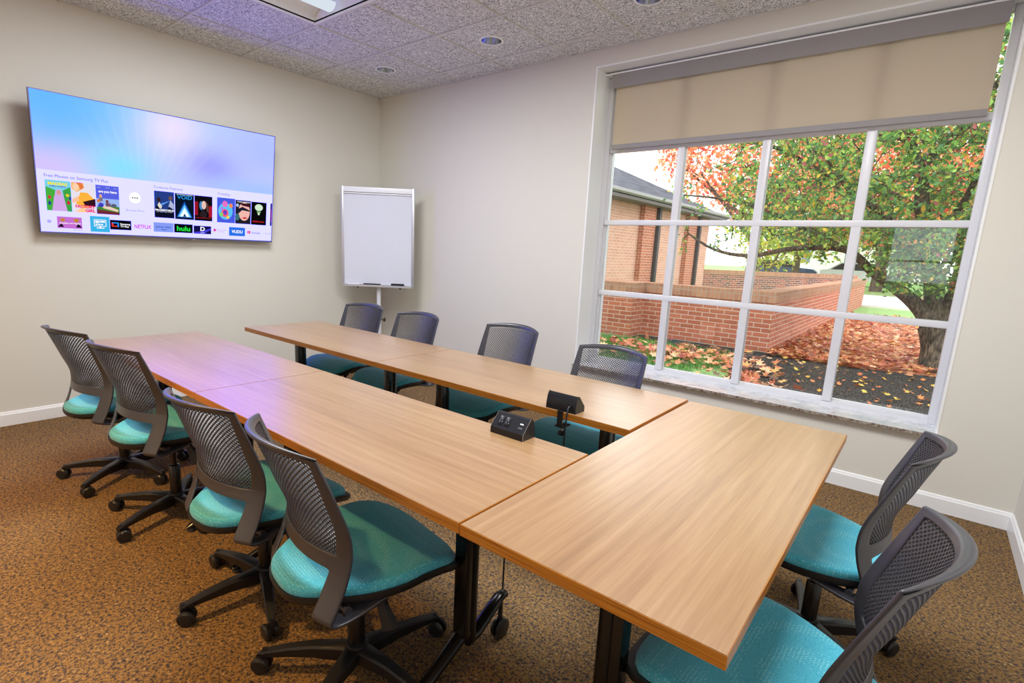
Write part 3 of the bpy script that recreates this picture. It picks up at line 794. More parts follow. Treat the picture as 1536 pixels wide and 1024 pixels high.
def sprite(name, shapes, label=None):
    """shapes: (poly in (u,v), colour); built as one flat child of the screen"""
    b = MB(); mats = []; 
    for k, (poly, colr) in enumerate(shapes):
        if colr not in mats: mats.append(colr)
        b.add([P3(u, v, .0012+.0002*k) for u, v in poly], [tuple(range(len(poly)))], mats.index(colr))
    me = b.mesh(name); me.transform(RT)
    o = obj(name, me, [em_(c_) for c_ in mats], scr)
    if label: o['label'] = label
    return o
def rect(a, b_, c_, d): return [(a,b_),(c_,b_),(c_,d),(a,d)]
def disc(u, v, ru, rv, n=20): return [(u+ru*math.cos(2*PI*k/n), v+rv*math.sin(2*PI*k/n)) for k in range(n)]
def words(s, u, v, size, colr, width=None, bold=0, d=.004, name='caption'):
    me = text_mesh(s, size, name, bold=bold, width=width)
    # font plane XY -> screen plane: x -> -X, y -> Z
    me.transform(Matrix(((-1,0,0,SW/2-u),(0,0,1,d),(0,1,0,v),(0,0,0,1)))); me.transform(RT)
    return obj(name, me, em_(colr), scr)
# posters (generic pictures in the colours seen)
sprite('film_poster', [(rect(.047,.16,.186,.365),(120,205,225)), ([(.047,.16),(.08,.16),(.10,.30),(.047,.32)],(70,170,60)), ([(.186,.16),(.155,.16),(.14,.30),(.186,.33)],(60,160,70)), ([(.075,.16),(.16,.16),(.145,.25),(.13,.305),(.105,.305),(.09,.25)],(206,166,226)), (disc(.118,.285,.012,.016),(214,150,140)), (disc(.066,.25,.009,.012),(200,60,60)), (disc(.165,.27,.010,.010),(230,200,50)), (disc(.168,.22,.009,.014),(200,40,70)), (disc(.064,.21,.008,.014),(40,60,150)), (disc(.178,.25,.006,.012),(60,50,150))], 'green and lilac film poster tile')
words('MADEAS', .062, .334, .026, (240,225,40), .105, .0012); words('FAMILY FUNERAL', .07, .322, .011, (90,60,190), .09, .0004)
sprite('film_poster', [(rect(.189,.16,.325,.366),(225,220,232)), ([(.189,.366),(.26,.366),(.262,.33),(.22,.30),(.189,.32)],(240,180,110)), (disc(.215,.335,.018,.026),(246,206,170)), ([(.215,.366),(.25,.366),(.262,.335),(.24,.315),(.232,.345)],(226,120,60)), ([(.21,.22),(.24,.30),(.28,.30),(.325,.25),(.325,.21),(.26,.19)],(250,176,60)), ([(.25,.235),(.325,.262),(.325,.205),(.262,.21)],(50,20,28)), ([(.189,.25),(.225,.27),(.23,.24),(.189,.22)],(244,190,150)), ([(.2,.16),(.25,.20),(.28,.16)],(250,200,150))], 'orange and white film poster tile')
words('FACTORY', .206, .192, .028, (236,30,120), .115, .0014); words('GIRL', .262, .166, .028, (236,30,120), .06, .0014)
sprite('film_poster', [(rect(.33,.158,.471,.363),(86,96,220)), (rect(.33,.2,.471,.27),(150,180,235)), ([(.33,.158),(.471,.158),(.471,.215),(.40,.225),(.33,.205)],(70,130,50)), ([(.33,.158),(.471,.158),(.471,.175),(.33,.19)],(110,40,50)), ([(.37,.20),(.46,.18),(.465,.195),(.39,.222),(.36,.215)],(226,200,180)), (disc(.357,.285,.009,.014),(214,170,130)), (rect(.348,.25,.368,.275),(120,110,120)), (disc(.343,.252,.010,.012),(210,120,60)), (disc(.395,.25,.009,.012),(120,60,60)), ([(.335,.21),(.35,.24),(.372,.235),(.372,.21)],(60,60,190)), (rect(.385,.215,.415,.24),(110,80,110)), (disc(.435,.225,.018,.012),(90,90,120))], 'blue sky film poster tile')
words('are you here', .345, .312, .024, (245,245,255), .112, .0009)
for u in (.338,.39,.437): words('aaaa', u, .345, .008, (225,225,250), .022)
sprite('browse_button', [(disc(.573,.294,.039,.041,28),(250,250,255)), (disc(.558,.294,.005,.005),(90,90,110)), (disc(.573,.294,.005,.005),(90,90,110)), (disc(.588,.294,.005,.005),(90,90,110))])
words('Browse More', .512, .194, .020, (140,140,160), .12)
words('Free Movies on Samsung TV Plus', .045, .384, .030, (84,84,120), .362); words('Creature Features', .70, .383, .027, (110,110,130), .205); words('Trending', 1.173, .382, .026, (110,110,130), .10)
sprite('film_poster', [(rect(.702,.16,.842,.363),(36,60,130)), ([(.702,.16),(.842,.16),(.842,.205),(.702,.205)],(10,14,36)), ([(.73,.26),(.82,.30),(.75,.27),(.74,.245)],(90,150,230)), (disc(.733,.297,.014,.018),(50,34,40)), ([(.715,.235),(.735,.28),(.755,.25),(.75,.23)],(220,214,200)), (disc(.815,.315,.014,.016),(110,80,80)), ([(.80,.25),(.815,.30),(.838,.27),(.838,.23)],(170,180,210)), ([(.702,.205),(.72,.26),(.75,.21)],(14,18,40)), ([(.78,.205),(.81,.25),(.842,.21)],(16,22,50))], 'dark blue film poster tile')
words('PROMETHEUS', .706, .213, .018, (250,250,255), .132, .0008); words('HE NEW VENTURE', .715, .203, .008, (220,225,240), .11)
sprite('film_poster', [(rect(.848,.158,.989,.36),(8,20,38)), ([(.86,.175),(.918,.30),(.976,.175)],(20,90,190)), ([(.870,.178),(.918,.275),(.966,.178)],(110,200,255)), ([(.882,.18),(.918,.25),(.954,.18)],(235,250,255)), ([(.905,.18),(.918,.205),(.931,.18)],(20,60,110)), (rect(.86,.35,.98,.355),(190,200,215))], 'black film poster tile with glowing blue peak')
words('VOID', .862, .318, .040, (40,140,215), .112, .001)
sprite('film_poster', [(rect(.993,.157,1.132,.358),(14,12,18)), (rect(.993,.20,1.02,.31),(150,20,34)), (rect(1.105,.19,1.132,.28),(170,24,40)), (disc(1.045,.28,.015,.035),(60,130,190)), (disc(1.065,.285,.018,.034),(226,190,180)), ([(1.08,.32),(1.10,.29),(1.105,.22),(1.085,.24)],(90,60,56)), ([(1.03,.20),(1.055,.25),(1.09,.22),(1.08,.18)],(40,30,36))], 'black and red film poster tile')
words('HAMMER AUX', 1.0, .176, .014, (190,30,40), .125)
sprite('film_poster', [(rect(1.171,.154,1.32,.36),(70,90,220)), (disc(1.24,.25,.06,.07),(90,190,240)), (disc(1.235,.31,.022,.026),(226,110,190)), (disc(1.235,.235,.030,.034),(230,90,120)), (disc(1.285,.30,.015,.018),(240,140,80)), (disc(1.205,.22,.014,.018),(120,210,110)), (disc(1.26,.20,.013,.014),(240,200,80)), (disc(1.21,.27,.010,.014),(180,110,240)), (disc(1.236,.24,.016,.02),(110,60,190))], 'bright multicolour film poster tile')
sprite('film_poster', [(rect(1.323,.153,1.458,.354),(30,30,36)), (disc(1.4,.26,.05,.08),(236,180,170)), ([(1.36,.33),(1.45,.33),(1.45,.30),(1.38,.31)],(60,20,30)), ([(1.345,.28),(1.385,.30),(1.455,.27),(1.455,.262),(1.38,.27),(1.35,.24)],(24,28,48)), (disc(1.34,.21,.02,.03),(60,110,120)), (disc(1.405,.205,.02,.008),(200,60,70)), (disc(1.34,.31,.012,.014),(170,190,220))], 'dark film poster tile with large face')
words('TOM HARDIN', 1.335, .336, .013, (220,225,235), .115, .0005)
sprite('film_poster', [(rect(1.462,.152,1.6,.352),(8,8,10)), (disc(1.53,.305,.036,.03),(206,230,200)), ([(1.51,.27),(1.55,.27),(1.535,.245),(1.525,.245)],(120,180,110)), (disc(1.53,.25,.008,.012),(214,236,206))], 'black film poster tile with pale green shape')
words('Stillwater', 1.475, .176, .02, (190,30,34), .11, .0006)
sprite('film_poster', [(rect(1.637,.152,1.652,.352),(20,14,20)), (rect(1.637,.19,1.652,.30),(120,20,40))], 'sliver of a dark film poster tile at the screen edge')
# app row
sprite('menu_icon', [(rect(.043,.09,.064,.094),(120,120,150)), (rect(.043,.083,.064,.087),(120,120,150)), (rect(.043,.076,.064,.080),(120,120,150))])
sprite('app_tile', [(rect(.097,.042,.237,.122),(196,110,206)), ([(.097,.05),(.12,.075),(.135,.05)],(24,18,34)), ([(.237,.05),(.215,.08),(.20,.05)],(24,18,34)), (disc(.128,.10,.014,.013),(190,130,60)), (disc(.205,.10,.016,.014),(190,130,60))], 'magenta app tile')
words('Anything on? Really?', .108, .074, .014, (250,250,255), .122, .0003); words('Sponsored', .186, .030, .009, (120,120,140), .05)
sprite('app_tile', [(rect(.286,.027,.403,.139),(58,176,226)), (rect(.308,.066,.383,.117),(250,250,255)), (rect(.312,.070,.379,.113),(58,176,226)), (rect(.316,.092,.34,.108),(250,250,255)), (rect(.344,.096,.375,.108),(250,250,255)), (rect(.318,.076,.33,.086),(250,250,255)), (rect(.334,.076,.346,.086),(250,250,255)), (rect(.350,.076,.362,.086),(250,250,255)), (rect(.322,.052,.37,.058),(250,250,255)), (rect(.34,.052,.35,.066),(250,250,255))], 'cyan app tile with a white television icon')
sprite('app_tile', [(rect(.406,.049,.542,.12),(8,8,14)), (rect(.416,.070,.428,.103),(226,50,50)), (rect(.416,.070,.458,.078),(226,50,50)), (rect(.420,.095,.462,.103),(40,140,240)), (rect(.452,.070,.462,.103),(40,140,240))], 'black app tile with red and blue loop')
words('Samsung', .470, .087, .017, (250,250,255), .064, .0006); words('TV Plus', .470, .069, .017, (250,250,255), .055, .0006)
words('NETFLIX', .562, .068, .040, (214,24,48), .114, .0008)
sprite('app_tile', [(rect(.693,.049,.834,.121),(130,152,240)), ([(.745,.068),(.765,.062),(.785,.068),(.783,.072),(.765,.067),(.747,.072)],(40,80,170))], 'periwinkle app tile')
words('prime video', .708, .082, .020, (40,80,170), .108, .0004)
sprite('app_tile', [(rect(.839,.05,.978,.12),(6,10,14))], 'black app tile'); words('hulu', .858, .066, .052, (40,226,70), .10, .0016)
sprite('app_tile', [(rect(.986,.048,1.123,.114),(20,16,70)), ([(.986,.048),(1.06,.048),(1.123,.085),(1.123,.1),(1.05,.07),(.986,.06)],(70,60,210))], 'indigo app tile'); words('D', 1.036, .074, .046, (250,250,255), .036, .0016); words('plus', 1.04, .056, .013, (240,240,255), .03)
sprite('play_icon', [([(1.144,.07),(1.171,.086),(1.144,.101)],(224,40,90))]); words('Google Play', 1.18, .088, .012, (150,150,165), .062); words('Movies', 1.18, .072, .012, (220,90,120), .05)
sprite('app_tile', [(rect(1.272,.045,1.41,.119),(40,110,226))], 'blue app tile'); words('VUDU', 1.292, .070, .036, (250,250,255), .096, .0012)
sprite('play_icon', [(rect(1.431,.071,1.458,.094),(224,30,50)), ([(1.441,.077),(1.450,.0825),(1.441,.088)],(250,250,255))]); words('YouTube', 1.464, .072, .024, (90,90,110), .083, .0003)
words('> Twitch', 1.575, .074, .016, (130,130,150), .072)

# ------------------------------------------------------------------ easel in the corner
fc = Vector((.50,-.42,0)); yaw = 2.2517
es = empty('easel_board', fc, yaw-PI/2+.02); tag(es, 'white flip chart easel board on a mobile stand in the room corner', 'easel')
# local: x right as seen, -y towards the viewer
W2, Z0, Z1 = .365, .945, 1.925
b = MB(); b.box(-W2+.02, W2-.02, -.012, .008, Z0+.02, Z1-.02); b.build('board', mat('whiteboard_surface', (222,226,234), .25), es, None)
sfm = mat('silver_frame', (205,205,210), .35, .5)
for a_ in (-W2, W2-.026): MB().box(a_, a_+.026, -.022, .012, Z0, Z1, bev=.005).build('side_rail', sfm, es, 35)
b = MB(); b.box(-W2+.024, W2-.024, -.02, .01, Z1-.055, Z1-.004, bev=.005); b.box(-W2+.024, W2-.024, -.026, -.012, Z1-.072, Z1-.060, bev=.003); b.build('paper_clamp', M['white'], es, 35)
b = MB(); b.box(-W2+.03, W2-.03, -.0215, -.0200, Z1-.0605, Z1-.0565); b.build('clamp_groove', mat('groove_dark', (90,80,76), .5), es, None)
b = MB(); b.box(-W2+.02, W2-.02, -.055, .01, Z0, Z0+.012, bev=.003); b.box(-W2+.02, W2-.02, -.058, -.054, Z0, Z0+.02); b.build('pen_tray', mat('tray_silver', (205,207,212), .35, .5), es, 35)
for sx in (-.2, .23):
    MB().tube([(sx,-.03,Z0-.018),(sx,-.03,Z0)], .007, 10).build('knob', M['black'], es, 40)
b = MB(); b.tube([(0,.035,.12),(0,.035,1.3)], .021, 20); b.build('pole', mat('pole_white', (226,228,232), .3), es, 60)
b = MB(); b.tube([(0,.035,.10),(0,.035,.62)], .026, 20); b.build('pole_sleeve', mat('pole_sleeve_white', (220,222,228), .3), es, 60)
b = MB(); b.tube([(.02,.035,.60),(.05,.035,.60)], .006, 8); b.lathe([(0,0),(.014,0),(.02,.006),(.02,.016),(.012,.022),(0,.022)], 14, Matrix.Translation((.048,.035,.60)) @ Matrix.Rotation(PI/2,4,'Y')); b.build('height_knob', M['black'], es, 40)
b = MB(); b.box(-.2,.2,.008,.03,1.2,1.24); b.build('board_bracket', M['alum'], es, None)
for k in range(5):
    a = 2*PI*k/5+.5
    lg = MB().tube([(0,.035,.11),(.3*math.cos(a),.035+.26*math.sin(a),.075)], [.02,.013], 12, flat=.7).build('foot', mat('foot_grey', (190,192,198), .4), es, 50)
    MB().lathe([(0,-.009),(.022,-.009),(.025,-.006),(.025,.006),(.022,.009),(0,.009)], 18, Matrix.Translation((.3*math.cos(a),.035+.26*math.sin(a),.0255)) @ Matrix.Rotation(a,4,'Z') @ Matrix.Rotation(PI/2,4,'X')).build('caster', M['wheel'], lg, 40)
    MB().tube([(.3*math.cos(a),.035+.26*math.sin(a),.03),(.3*math.cos(a),.035+.26*math.sin(a),.075)], .006, 8).build('caster_stem', M['black'], lg, 40)
ze = Z0+.012; Rm = Matrix.Translation(fc) @ Matrix.Rotation(yaw-PI/2+.02, 4, 'Z')
def on_tray(name, lx, b_, m_, label, cat, group=None):
    p = Rm @ Vector((lx, -.036, ze)); o = b_.build(name, m_, None, 35, loc=p, rot=(0,0,yaw-PI/2+.02)); tag(o, label, cat, group); return o
er = mat('eraser_black', (34,34,36), .8)
on_tray('whiteboard_eraser', -.055, MB().box(-.085,.085,-.014,.014,0,.02,bev=.003), er, 'long black eraser lying mid-tray of the easel board', 'eraser')
on_tray('whiteboard_eraser', .205, MB().box(-.065,.065,-.014,.014,0,.028,bev=.003), er, 'shorter black eraser at the right end of the easel tray', 'eraser')
on_tray('marker_pen', -.24, MB().tube([(-.06,0,.008),(.06,0,.008)], .008, 12), mat('marker_white', (232,232,236), .4), 'white marker pen at the left end of the easel tray', 'marker')

# ------------------------------------------------------------------ outdoors
GZ = .1
def flat(name, pts, z, m_, kind='structure'):
    b = MB(); b.add([(x, y, z) for x, y in pts], [tuple(range(len(pts)))]); o = b.build(name, m_, None, None); o['kind'] = kind; return o
flat('ground_lawn', [(-60,.3),(60,.3),(60,120),(-60,120)], GZ-.02, M['lawn'])
flat('ground_mulch', [(2.2,.3),(12,.3),(12,6.6),(6.5,5.6),(5.2,4.4),(4.3,4.15),(3.6,4.2),(3.22,4.34),(1.0,4.45),(1.0,4.1),(2.0,3.9),(2.9,3.5),(3.2,2.6),(3.45,1.6),(3.3,.9)], GZ-.004, M['mulch'])
flat('ground_leaf_bed', [(3.2,4.2),(4.2,4.15),(5.2,4.4),(6.5,5.6),(12,6.6),(12,13),(3.2,13.4)], GZ-.008, M['leafbed'])
flat('street', [(-60,17.5),(60,16.0),(60,24),(-60,27)], GZ-.01, M['road'])
b = MB(); b.box(-60,60,-.1,.1,-.1,.05); o = b.build('kerb', M['kerb'], None, None, loc=(0,16.8,GZ-.0), rot=(0,0,-.0125)); o['kind'] = 'structure'

# low brick planter wall
pw = empty('brick_planter_wall', (3.22,4.33,GZ)); tag(pw, 'low red-brick garden wall with upright-brick cap, cornering outside the window', 'garden wall')
def lb(name, m_, boxes, parent=pw, o_=(3.22,4.33,GZ)):
    b = MB()
    for x0,x1,y0,y1,z0,z1 in boxes: b.box(x0-o_[0],x1-o_[0],y0-o_[1],y1-o_[1],z0-o_[2],z1-o_[2])
    return b.build(name, m_, parent, None)
zc = .80
lb('brick_courses', M['brick'], [(1.28,3.22,4.35,4.62,GZ-.1,zc), (2.95,3.219,4.62,16.8,GZ-.1,zc)])
lb('corner_pier', M['brick'], [(-.7,1.28,3.9,4.62,GZ-.1,zc)])
lb('cap_course', M['brickcap'], [(1.30,3.24,4.335,4.64,zc+.002,.955), (2.93,3.239,4.64,16.82,zc+.002,.955), (-.7,1.30,3.885,4.64,zc+.002,.955)])
rw = empty('rear_brick_wall', (-1,14,GZ)); tag(rw, 'weathered brick wall farther back, joining the brick building to the garden wall', 'garden wall')
ang2 = math.atan2(18.3-14, 2.28+1); ln2 = 6.2
rw.rotation_euler = (0,0,ang2)
MB().box(0,ln2,-.0,.3,-.1,.78).build('brick_courses', M['brickold'], rw, None); MB().box(0,ln2+.02,-.02,.32,.782,.93).build('cap_course', M['brickcap'], rw, None)

# brick building
bx = -1.0
bd = empty('brick_building', (bx,0,GZ)); tag(bd, 'pale red-brick building with grey hipped roof left beyond the window', 'building')
b = MB(); b.box(-9,0,1.0,14.0,-.2,2.52); b.build('facade', M['brickfac'], bd, None)
for y in (9.2, 12.3):
    p = MB().box(0,.13,y-.42,y+.42,-.2,2.50).build('pilaster', M['brick'], bd, None)
for y in (9.55, 12.6):
    b = MB(); b.box(.13,.23,y-.06,y+.06,-.1,2.5, bev=.008); b.build('downspout', M['spout'], bd, 35)
b = MB(); b.box(-9.4,.42,.6,14.4,2.50,2.57); b.build('soffit', M['soffit'], bd, None)
b = MB(); b.prism([(.36,2.60),(.42,2.59),(.49,2.62),(.50,2.68),(.38,2.68)], .55, 14.5, 'y'); b.prism([(14.4,2.57),(14.45,2.55),(14.53,2.60),(14.55,2.68),(14.4,2.68)], -9.4, .5, 'x'); b.build('gutter', M['gutter'], bd, None)
b = MB(); ex_, ey0, ey1, z0 = .42, .6, 14.45, 2.63; hx = 4.9; rz = z0+.48*hx
b.add([(ex_,ey0,z0),(ex_,ey1,z0),(ex_-hx,ey1-hx,rz),(ex_-hx,ey0+hx,rz),(ex_-2*hx,ey0,z0),(ex_-2*hx,ey1,z0)], [(0,1,2,3),(1,5,2),(5,4,3,2),(4,0,3),(0,4,5,1)]); b.build('roof', M['roof'], bd, None)

# ---- leaves, twigs
def leaf_cloud(pts, size, jit, rng_, droop=.0, flatness=0.0, fold=.25):
    """one small folded leaf per point; returns verts, faces"""
    n = len(pts); th = rng_.uniform(0, 2*PI, n); ph = np.arccos(rng_.uniform(-1, 1, n))
    d = np.stack([np.sin(ph)*np.cos(th), np.sin(ph)*np.sin(th), np.cos(ph)*(1-flatness)-droop], 1); d /= np.linalg.norm(d, axis=1)[:, None]
    r = rng_.normal(size=(n, 3)); r[:, 2] *= (1-flatness); s = np.cross(d, r); s /= np.linalg.norm(s, axis=1)[:, None]; nn = np.cross(d, s)
    L_ = size*rng_.uniform(1-jit, 1+jit, n)[:, None]; W_ = L_*.30
    base = pts; tip = pts+d*L_; mid = pts+d*L_*.5
    a = mid+s*W_+nn*W_*fold; c = mid-s*W_+nn*W_*fold
    V_ = np.stack([base, a, tip, c], 1).reshape(-1, 3)
    i = np.arange(n)*4; F = np.concatenate([np.stack([i, i+1, i+2], 1), np.stack([i, i+2, i+3], 1)])
    return V_, F
def mesh_np(name, V_, F):
    me = bpy.data.meshes.new(name); me.from_pydata(V_.tolist(), [], F.tolist()); me.update(); return me

def tree_from(skel, atts, leaf_n, leaf_size, rng_, spread=.14, tw=.006):
    """skel: list of polylines (points, radii). atts: attractor points -> twigs + leaves"""
    b = MB(); nodes = []
    for pts, rad in skel:
        # smooth polyline
        P_ = [Vector(p) for p in pts]; out = []; ro = []
        for i in range(len(P_)-1):
            p0 = P_[max(i-1,0)]; p1 = P_[i]; p2 = P_[i+1]; p3 = P_[min(i+2, len(P_)-1)]
            for k in range(4):
                t = k/4; out.append(.5*((2*p1)+(p2-p0)*t+(2*p0-5*p1+4*p2-p3)*t*t+(3*p1-p0-3*p2+p3)*t**3)); ro.append(rad[i]*(1-t)+rad[i+1]*t)
        out.append(P_[-1]); ro.append(rad[-1])
        b.tube(out, ro, 12)
        for p, r_ in zip(out, ro):
            if r_ < .09: nodes.append(tuple(p))
    N_ = np.array(nodes); order = np.argsort([np.min(np.linalg.norm(N_-a, axis=1)) for a in atts]); LP = []
    N_ = list(map(np.array, N_))
    for oi in order:
        a = atts[oi]; arr = np.array(N_); dd = np.linalg.norm(arr-a, axis=1); j = int(np.argmin(dd)); p = arr[j]; dist = dd[j]
        if dist < .03: continue
        mid = (p+a)/2+rng_.normal(size=3)*dist*.12+np.array([0,0,dist*.06]); r0 = min(.022, tw+dist*.012)
        b.tube([p, mid, a], [r0, r0*.7, r0*.4], 5, cap=False)
        N_.append(mid); N_.append(a)
        k = leaf_n; t = rng_.uniform(.25, 1.08, k)[:, None]
        base = np.where(t < .5, p+(mid-p)*t*2, mid+(a-mid)*(t-.5)*2)
        LP.append(base+rng_.normal(size=(k, 3))*spread*.45)
    return b, np.concatenate(LP)

# crab-apple just outside
ct = empty('crabapple_tree', (5.1,4.9,GZ)); tag(ct, 'crab-apple tree with green and yellow leaves and leaning double trunk outside the window', 'tree')
def Y(a): return [(x-5.1, y-4.9, z-GZ) for x, y, z in a]
skel = [(Y([(5.12,4.9,-.05),(5.10,4.9,.15),(5.06,4.9,.4),(4.97,4.9,.66)]), [.25,.20,.165,.15]),
        (Y([(4.99,4.9,.6),(4.83,4.87,.85),(4.60,4.85,1.06),(4.25,4.8,1.30),(3.9,4.8,1.58),(3.3,4.75,1.58),(2.72,4.7,1.45),(2.2,4.7,1.52),(1.8,4.6,1.75)]), [.12,.095,.08,.06,.045,.038,.03,.022,.012]),
        (Y([(4.97,4.93,.6),(4.93,5.0,1.05),(4.78,5.0,1.6),(4.62,4.95,2.2),(4.53,4.9,2.64),(4.25,4.8,3.1),(3.8,4.7,3.6)]), [.13,.11,.095,.08,.07,.05,.02]),
        (Y([(4.53,4.9,2.6),(4.8,4.9,3.0),(5.1,4.8,3.5),(5.3,4.7,4.0)]), [.055,.045,.035,.015]),
        (Y([(5.0,4.95,.55),(5.12,5.0,1.0),(5.35,4.95,1.5),(5.6,4.9,2.1),(5.9,4.8,2.8),(6.2,4.7,3.4)]), [.13,.105,.09,.07,.045,.02]),
        (Y([(4.62,4.95,2.1),(4.1,4.9,2.4),(3.5,4.8,2.6),(2.9,4.7,2.95),(2.3,4.7,3.1)]), [.055,.045,.035,.026,.012]),
        (Y([(4.78,5.0,1.6),(4.3,4.4,2.0),(3.9,4.1,2.3),(3.6,3.9,2.7)]), [.05,.035,.026,.012]),
        (Y([(4.78,5.0,1.7),(5.0,4.4,2.1),(5.1,3.9,2.5),(5.2,3.6,3.0)]), [.05,.035,.026,.012]),
        (Y([(3.9,4.8,1.58),(3.3,4.9,1.9),(2.7,4.9,2.15),(2.1,4.8,2.3),(1.6,4.7,2.35)]), [.04,.032,.024,.018,.01])]
att = []
while len(att) < 1850:
    x, y, z = rng.uniform(1.3,6.9), rng.uniform(3.5,6.4), rng.uniform(1.1,4.3)
    e1 = ((x-4.7)/2.5)**4+((y-4.9)/1.5)**2+((z-2.7)/1.6)**4
    e2 = ((x-2.7)/1.5)**2+((y-4.75)/.9)**2+((z-2.1)/1.1)**2
    if not (e1 < 1 or (e2 < 1 and rng.random() < .30)): continue
    if x < 4.3 and z < 1.45+.25*rng.random(): continue
    if x < 3.0 and rng.random() > .30+.3*max(0, x-1.5): continue
    if z < 1.7 and x < 4.3 and rng.random() < .6: continue
    if z < 1.45 and y > 4.6 and rng.random() < .7: continue
    att.append(np.array([x-5.1, y-4.9, z-GZ]))
for _ in range(170): att.append(np.array([rng.uniform(4.3,5.7)-5.1, rng.uniform(4.2,4.75)-4.9, rng.uniform(1.12,1.9)-GZ]))
att = np.array(att)
b, lp = tree_from(skel, att, 19, .075, rng, .15)
b.build('trunk', M['bark'], ct, 50)
V_, F = leaf_cloud(lp, .064, .35, rng, .15); o = obj('foliage', mesh_np('foliage', V_, F), M['leaf'], ct); o['kind'] = 'stuff'
bb = MB(); sel = lp[rng.choice(len(lp), 2600, replace=False)]
oct_f = [(0,2,4),(2,1,4),(1,3,4),(3,0,4),(2,0,5),(1,2,5),(3,1,5),(0,3,5)]
for p in sel:
    p = p+rng.normal(size=3)*.03; r_ = .009
    bb.add([(p[0]+r_,p[1],p[2]),(p[0]-r_,p[1],p[2]),(p[0],p[1]+r_,p[2]),(p[0],p[1]-r_,p[2]),(p[0],p[1],p[2]+r_),(p[0],p[1],p[2]-r_)], oct_f)
o = bb.build('berries', M['berry'], ct, 80); o['kind'] = 'stuff'

# trees farther back
def far_tree(name, x, y, h, r, m_, label, n_att, leafs, size, seed, zlow=2.2, trunk=.25):
    rg = np.random.default_rng(seed); t = empty(name, (x,y,GZ)); tag(t, label, 'tree', None)
    sk = [([(0,0,-.1),(.05,0,h*.2),(-.1,.1,h*.45),(.1,0,h*.8)], [trunk,trunk*.8,trunk*.45,.03])]
    for k in range(6):
        a = 2*PI*k/6+rg.uniform(-.3,.3); z0_ = h*rg.uniform(.2,.4)
        sk.append(([(0,0,z0_),(math.cos(a)*r*.35,math.sin(a)*r*.35,z0_+h*.13),(math.cos(a)*r*.75,math.sin(a)*r*.75,z0_+h*.28)], [trunk*.4,trunk*.25,.03]))
    at = []
    while len(at) < n_att:
        p = rg.uniform(-1,1,3)
        if (p**2).sum() > 1: continue
        q_ = np.array([p[0]*r, p[1]*r, zlow+(h-zlow)*(p[2]+1)/2]); at.append(q_)
    b, lp = tree_from(sk, np.array(at), leafs, size, rg, size*3, .008)
    b.build('trunk', M['bark'], t, 50); V_, F = leaf_cloud(lp, size, .3, rg, .1); o = obj('foliage', mesh_np('foliage', V_, F), m_, t); o['kind'] = 'stuff'
    return t
far_tree('maple_tree', -1.4, 21.5, 9.5, 4.6, M['maple'], 'tall orange maple rising behind the brick building roof', 520, 16, .22, 1, 3.0, .3)
far_tree('maple_tree', 2.6, 30, 9.5, 5.0, M['maple'], 'orange maple across the street seen under the crab-apple branches', 420, 14, .28, 2, 2.2, .3)
far_tree('maple_tree', 7.5, 27, 9.0, 4.2, M['maple'], 'orange maple at the right beyond the crab-apple crown', 360, 14, .28, 3, 2.4, .3)
far_tree('linden_tree', -2.0, 34, 7.5, 4.5, M['ylw'], 'yellow-green tree far behind the building corner', 320, 14, .3, 4, 1.4, .25)
far_tree('linden_tree', .2, 17.0, 3.0, 1.1, M['ylw'], 'small yellow-green tree just behind the rear brick wall', 130, 14, .11, 5, .9, .07)
far_tree('linden_tree', 6.0, 44, 9, 6, M['ylw'], 'broad yellow-green tree farthest away down the street', 320, 14, .36, 6, 2.0, .3)

# cars and houses across the street (small in the picture)
def car(x, y, rz, colr, label):
    t = empty('car', (x,y,GZ), rz); tag(t, label, 'car', 'cars parked across the street')
    b = MB(); b.prism([(-2.2,.35),(2.2,.35),(2.25,.7),(2.0,.88),(1.1,.95),(.55,1.4),(-1.1,1.42),(-1.75,.98),(-2.2,.9)], -.85, .85, 'y'); b.build('body', mat('car_paint', colr, .25), t, None)
    b = MB(); b.prism([(1.0,.96),(.52,1.36),(-1.05,1.38),(-1.6,.98)], -.86, .86, 'y'); b.build('windows', mat('car_glass', (50,56,64), .1), t, None)
    for sx in (-1.4, 1.4):
        for sy in (-.8, .8):
            MB().lathe([(0,-.1),(.32,-.1),(.34,-.07),(.34,.07),(.32,.1),(0,.1)], 20, Matrix.Translation((sx,sy,.34)) @ Matrix.Rotation(PI/2,4,'X')).build('wheel', M['wheel'], t, 40)
car(1.2, 37, .1, (214,218,226), 'silver car parked far across the street')
car(-3.6, 38, .1, (70,90,130), 'dark blue car parked far across the street')
def house(x, y, w, d, h, wall, roofc, label):
    t = empty('house', (x,y,GZ)); tag(t, label, 'house')
    b = MB(); b.box(-w/2,w/2,0,d,-.1,h); b.build('walls', mat('house_wall', wall, .8), t, None)
    b = MB(); b.prism([(-w/2-.4,h),(w/2+.4,h),(0,h+w*.32)], -.4, d+.4, 'y'); b.build('roof', mat('house_roof', roofc, .9), t, None)
    for k in range(3):
        wd = MB().box(-w/2+w*(k+.5)/3-.5,-w/2+w*(k+.5)/3+.5,-.04,.02,h*.4,h*.8).build('window', mat('house_glass', (120,130,140), .2), t, None)
house(-1, 52, 11, 8, 3.4, (226,222,214), (150,146,146), 'white house with grey roof far across the street')
house(13, 50, 10, 8, 3.6, (200,150,120), (120,100,96), 'tan house at the far right across the street')

flat('ground_back', [(-60,-60),(60,-60),(60,-5.5),(-60,-5.5)], GZ-.06, M['lawn'])
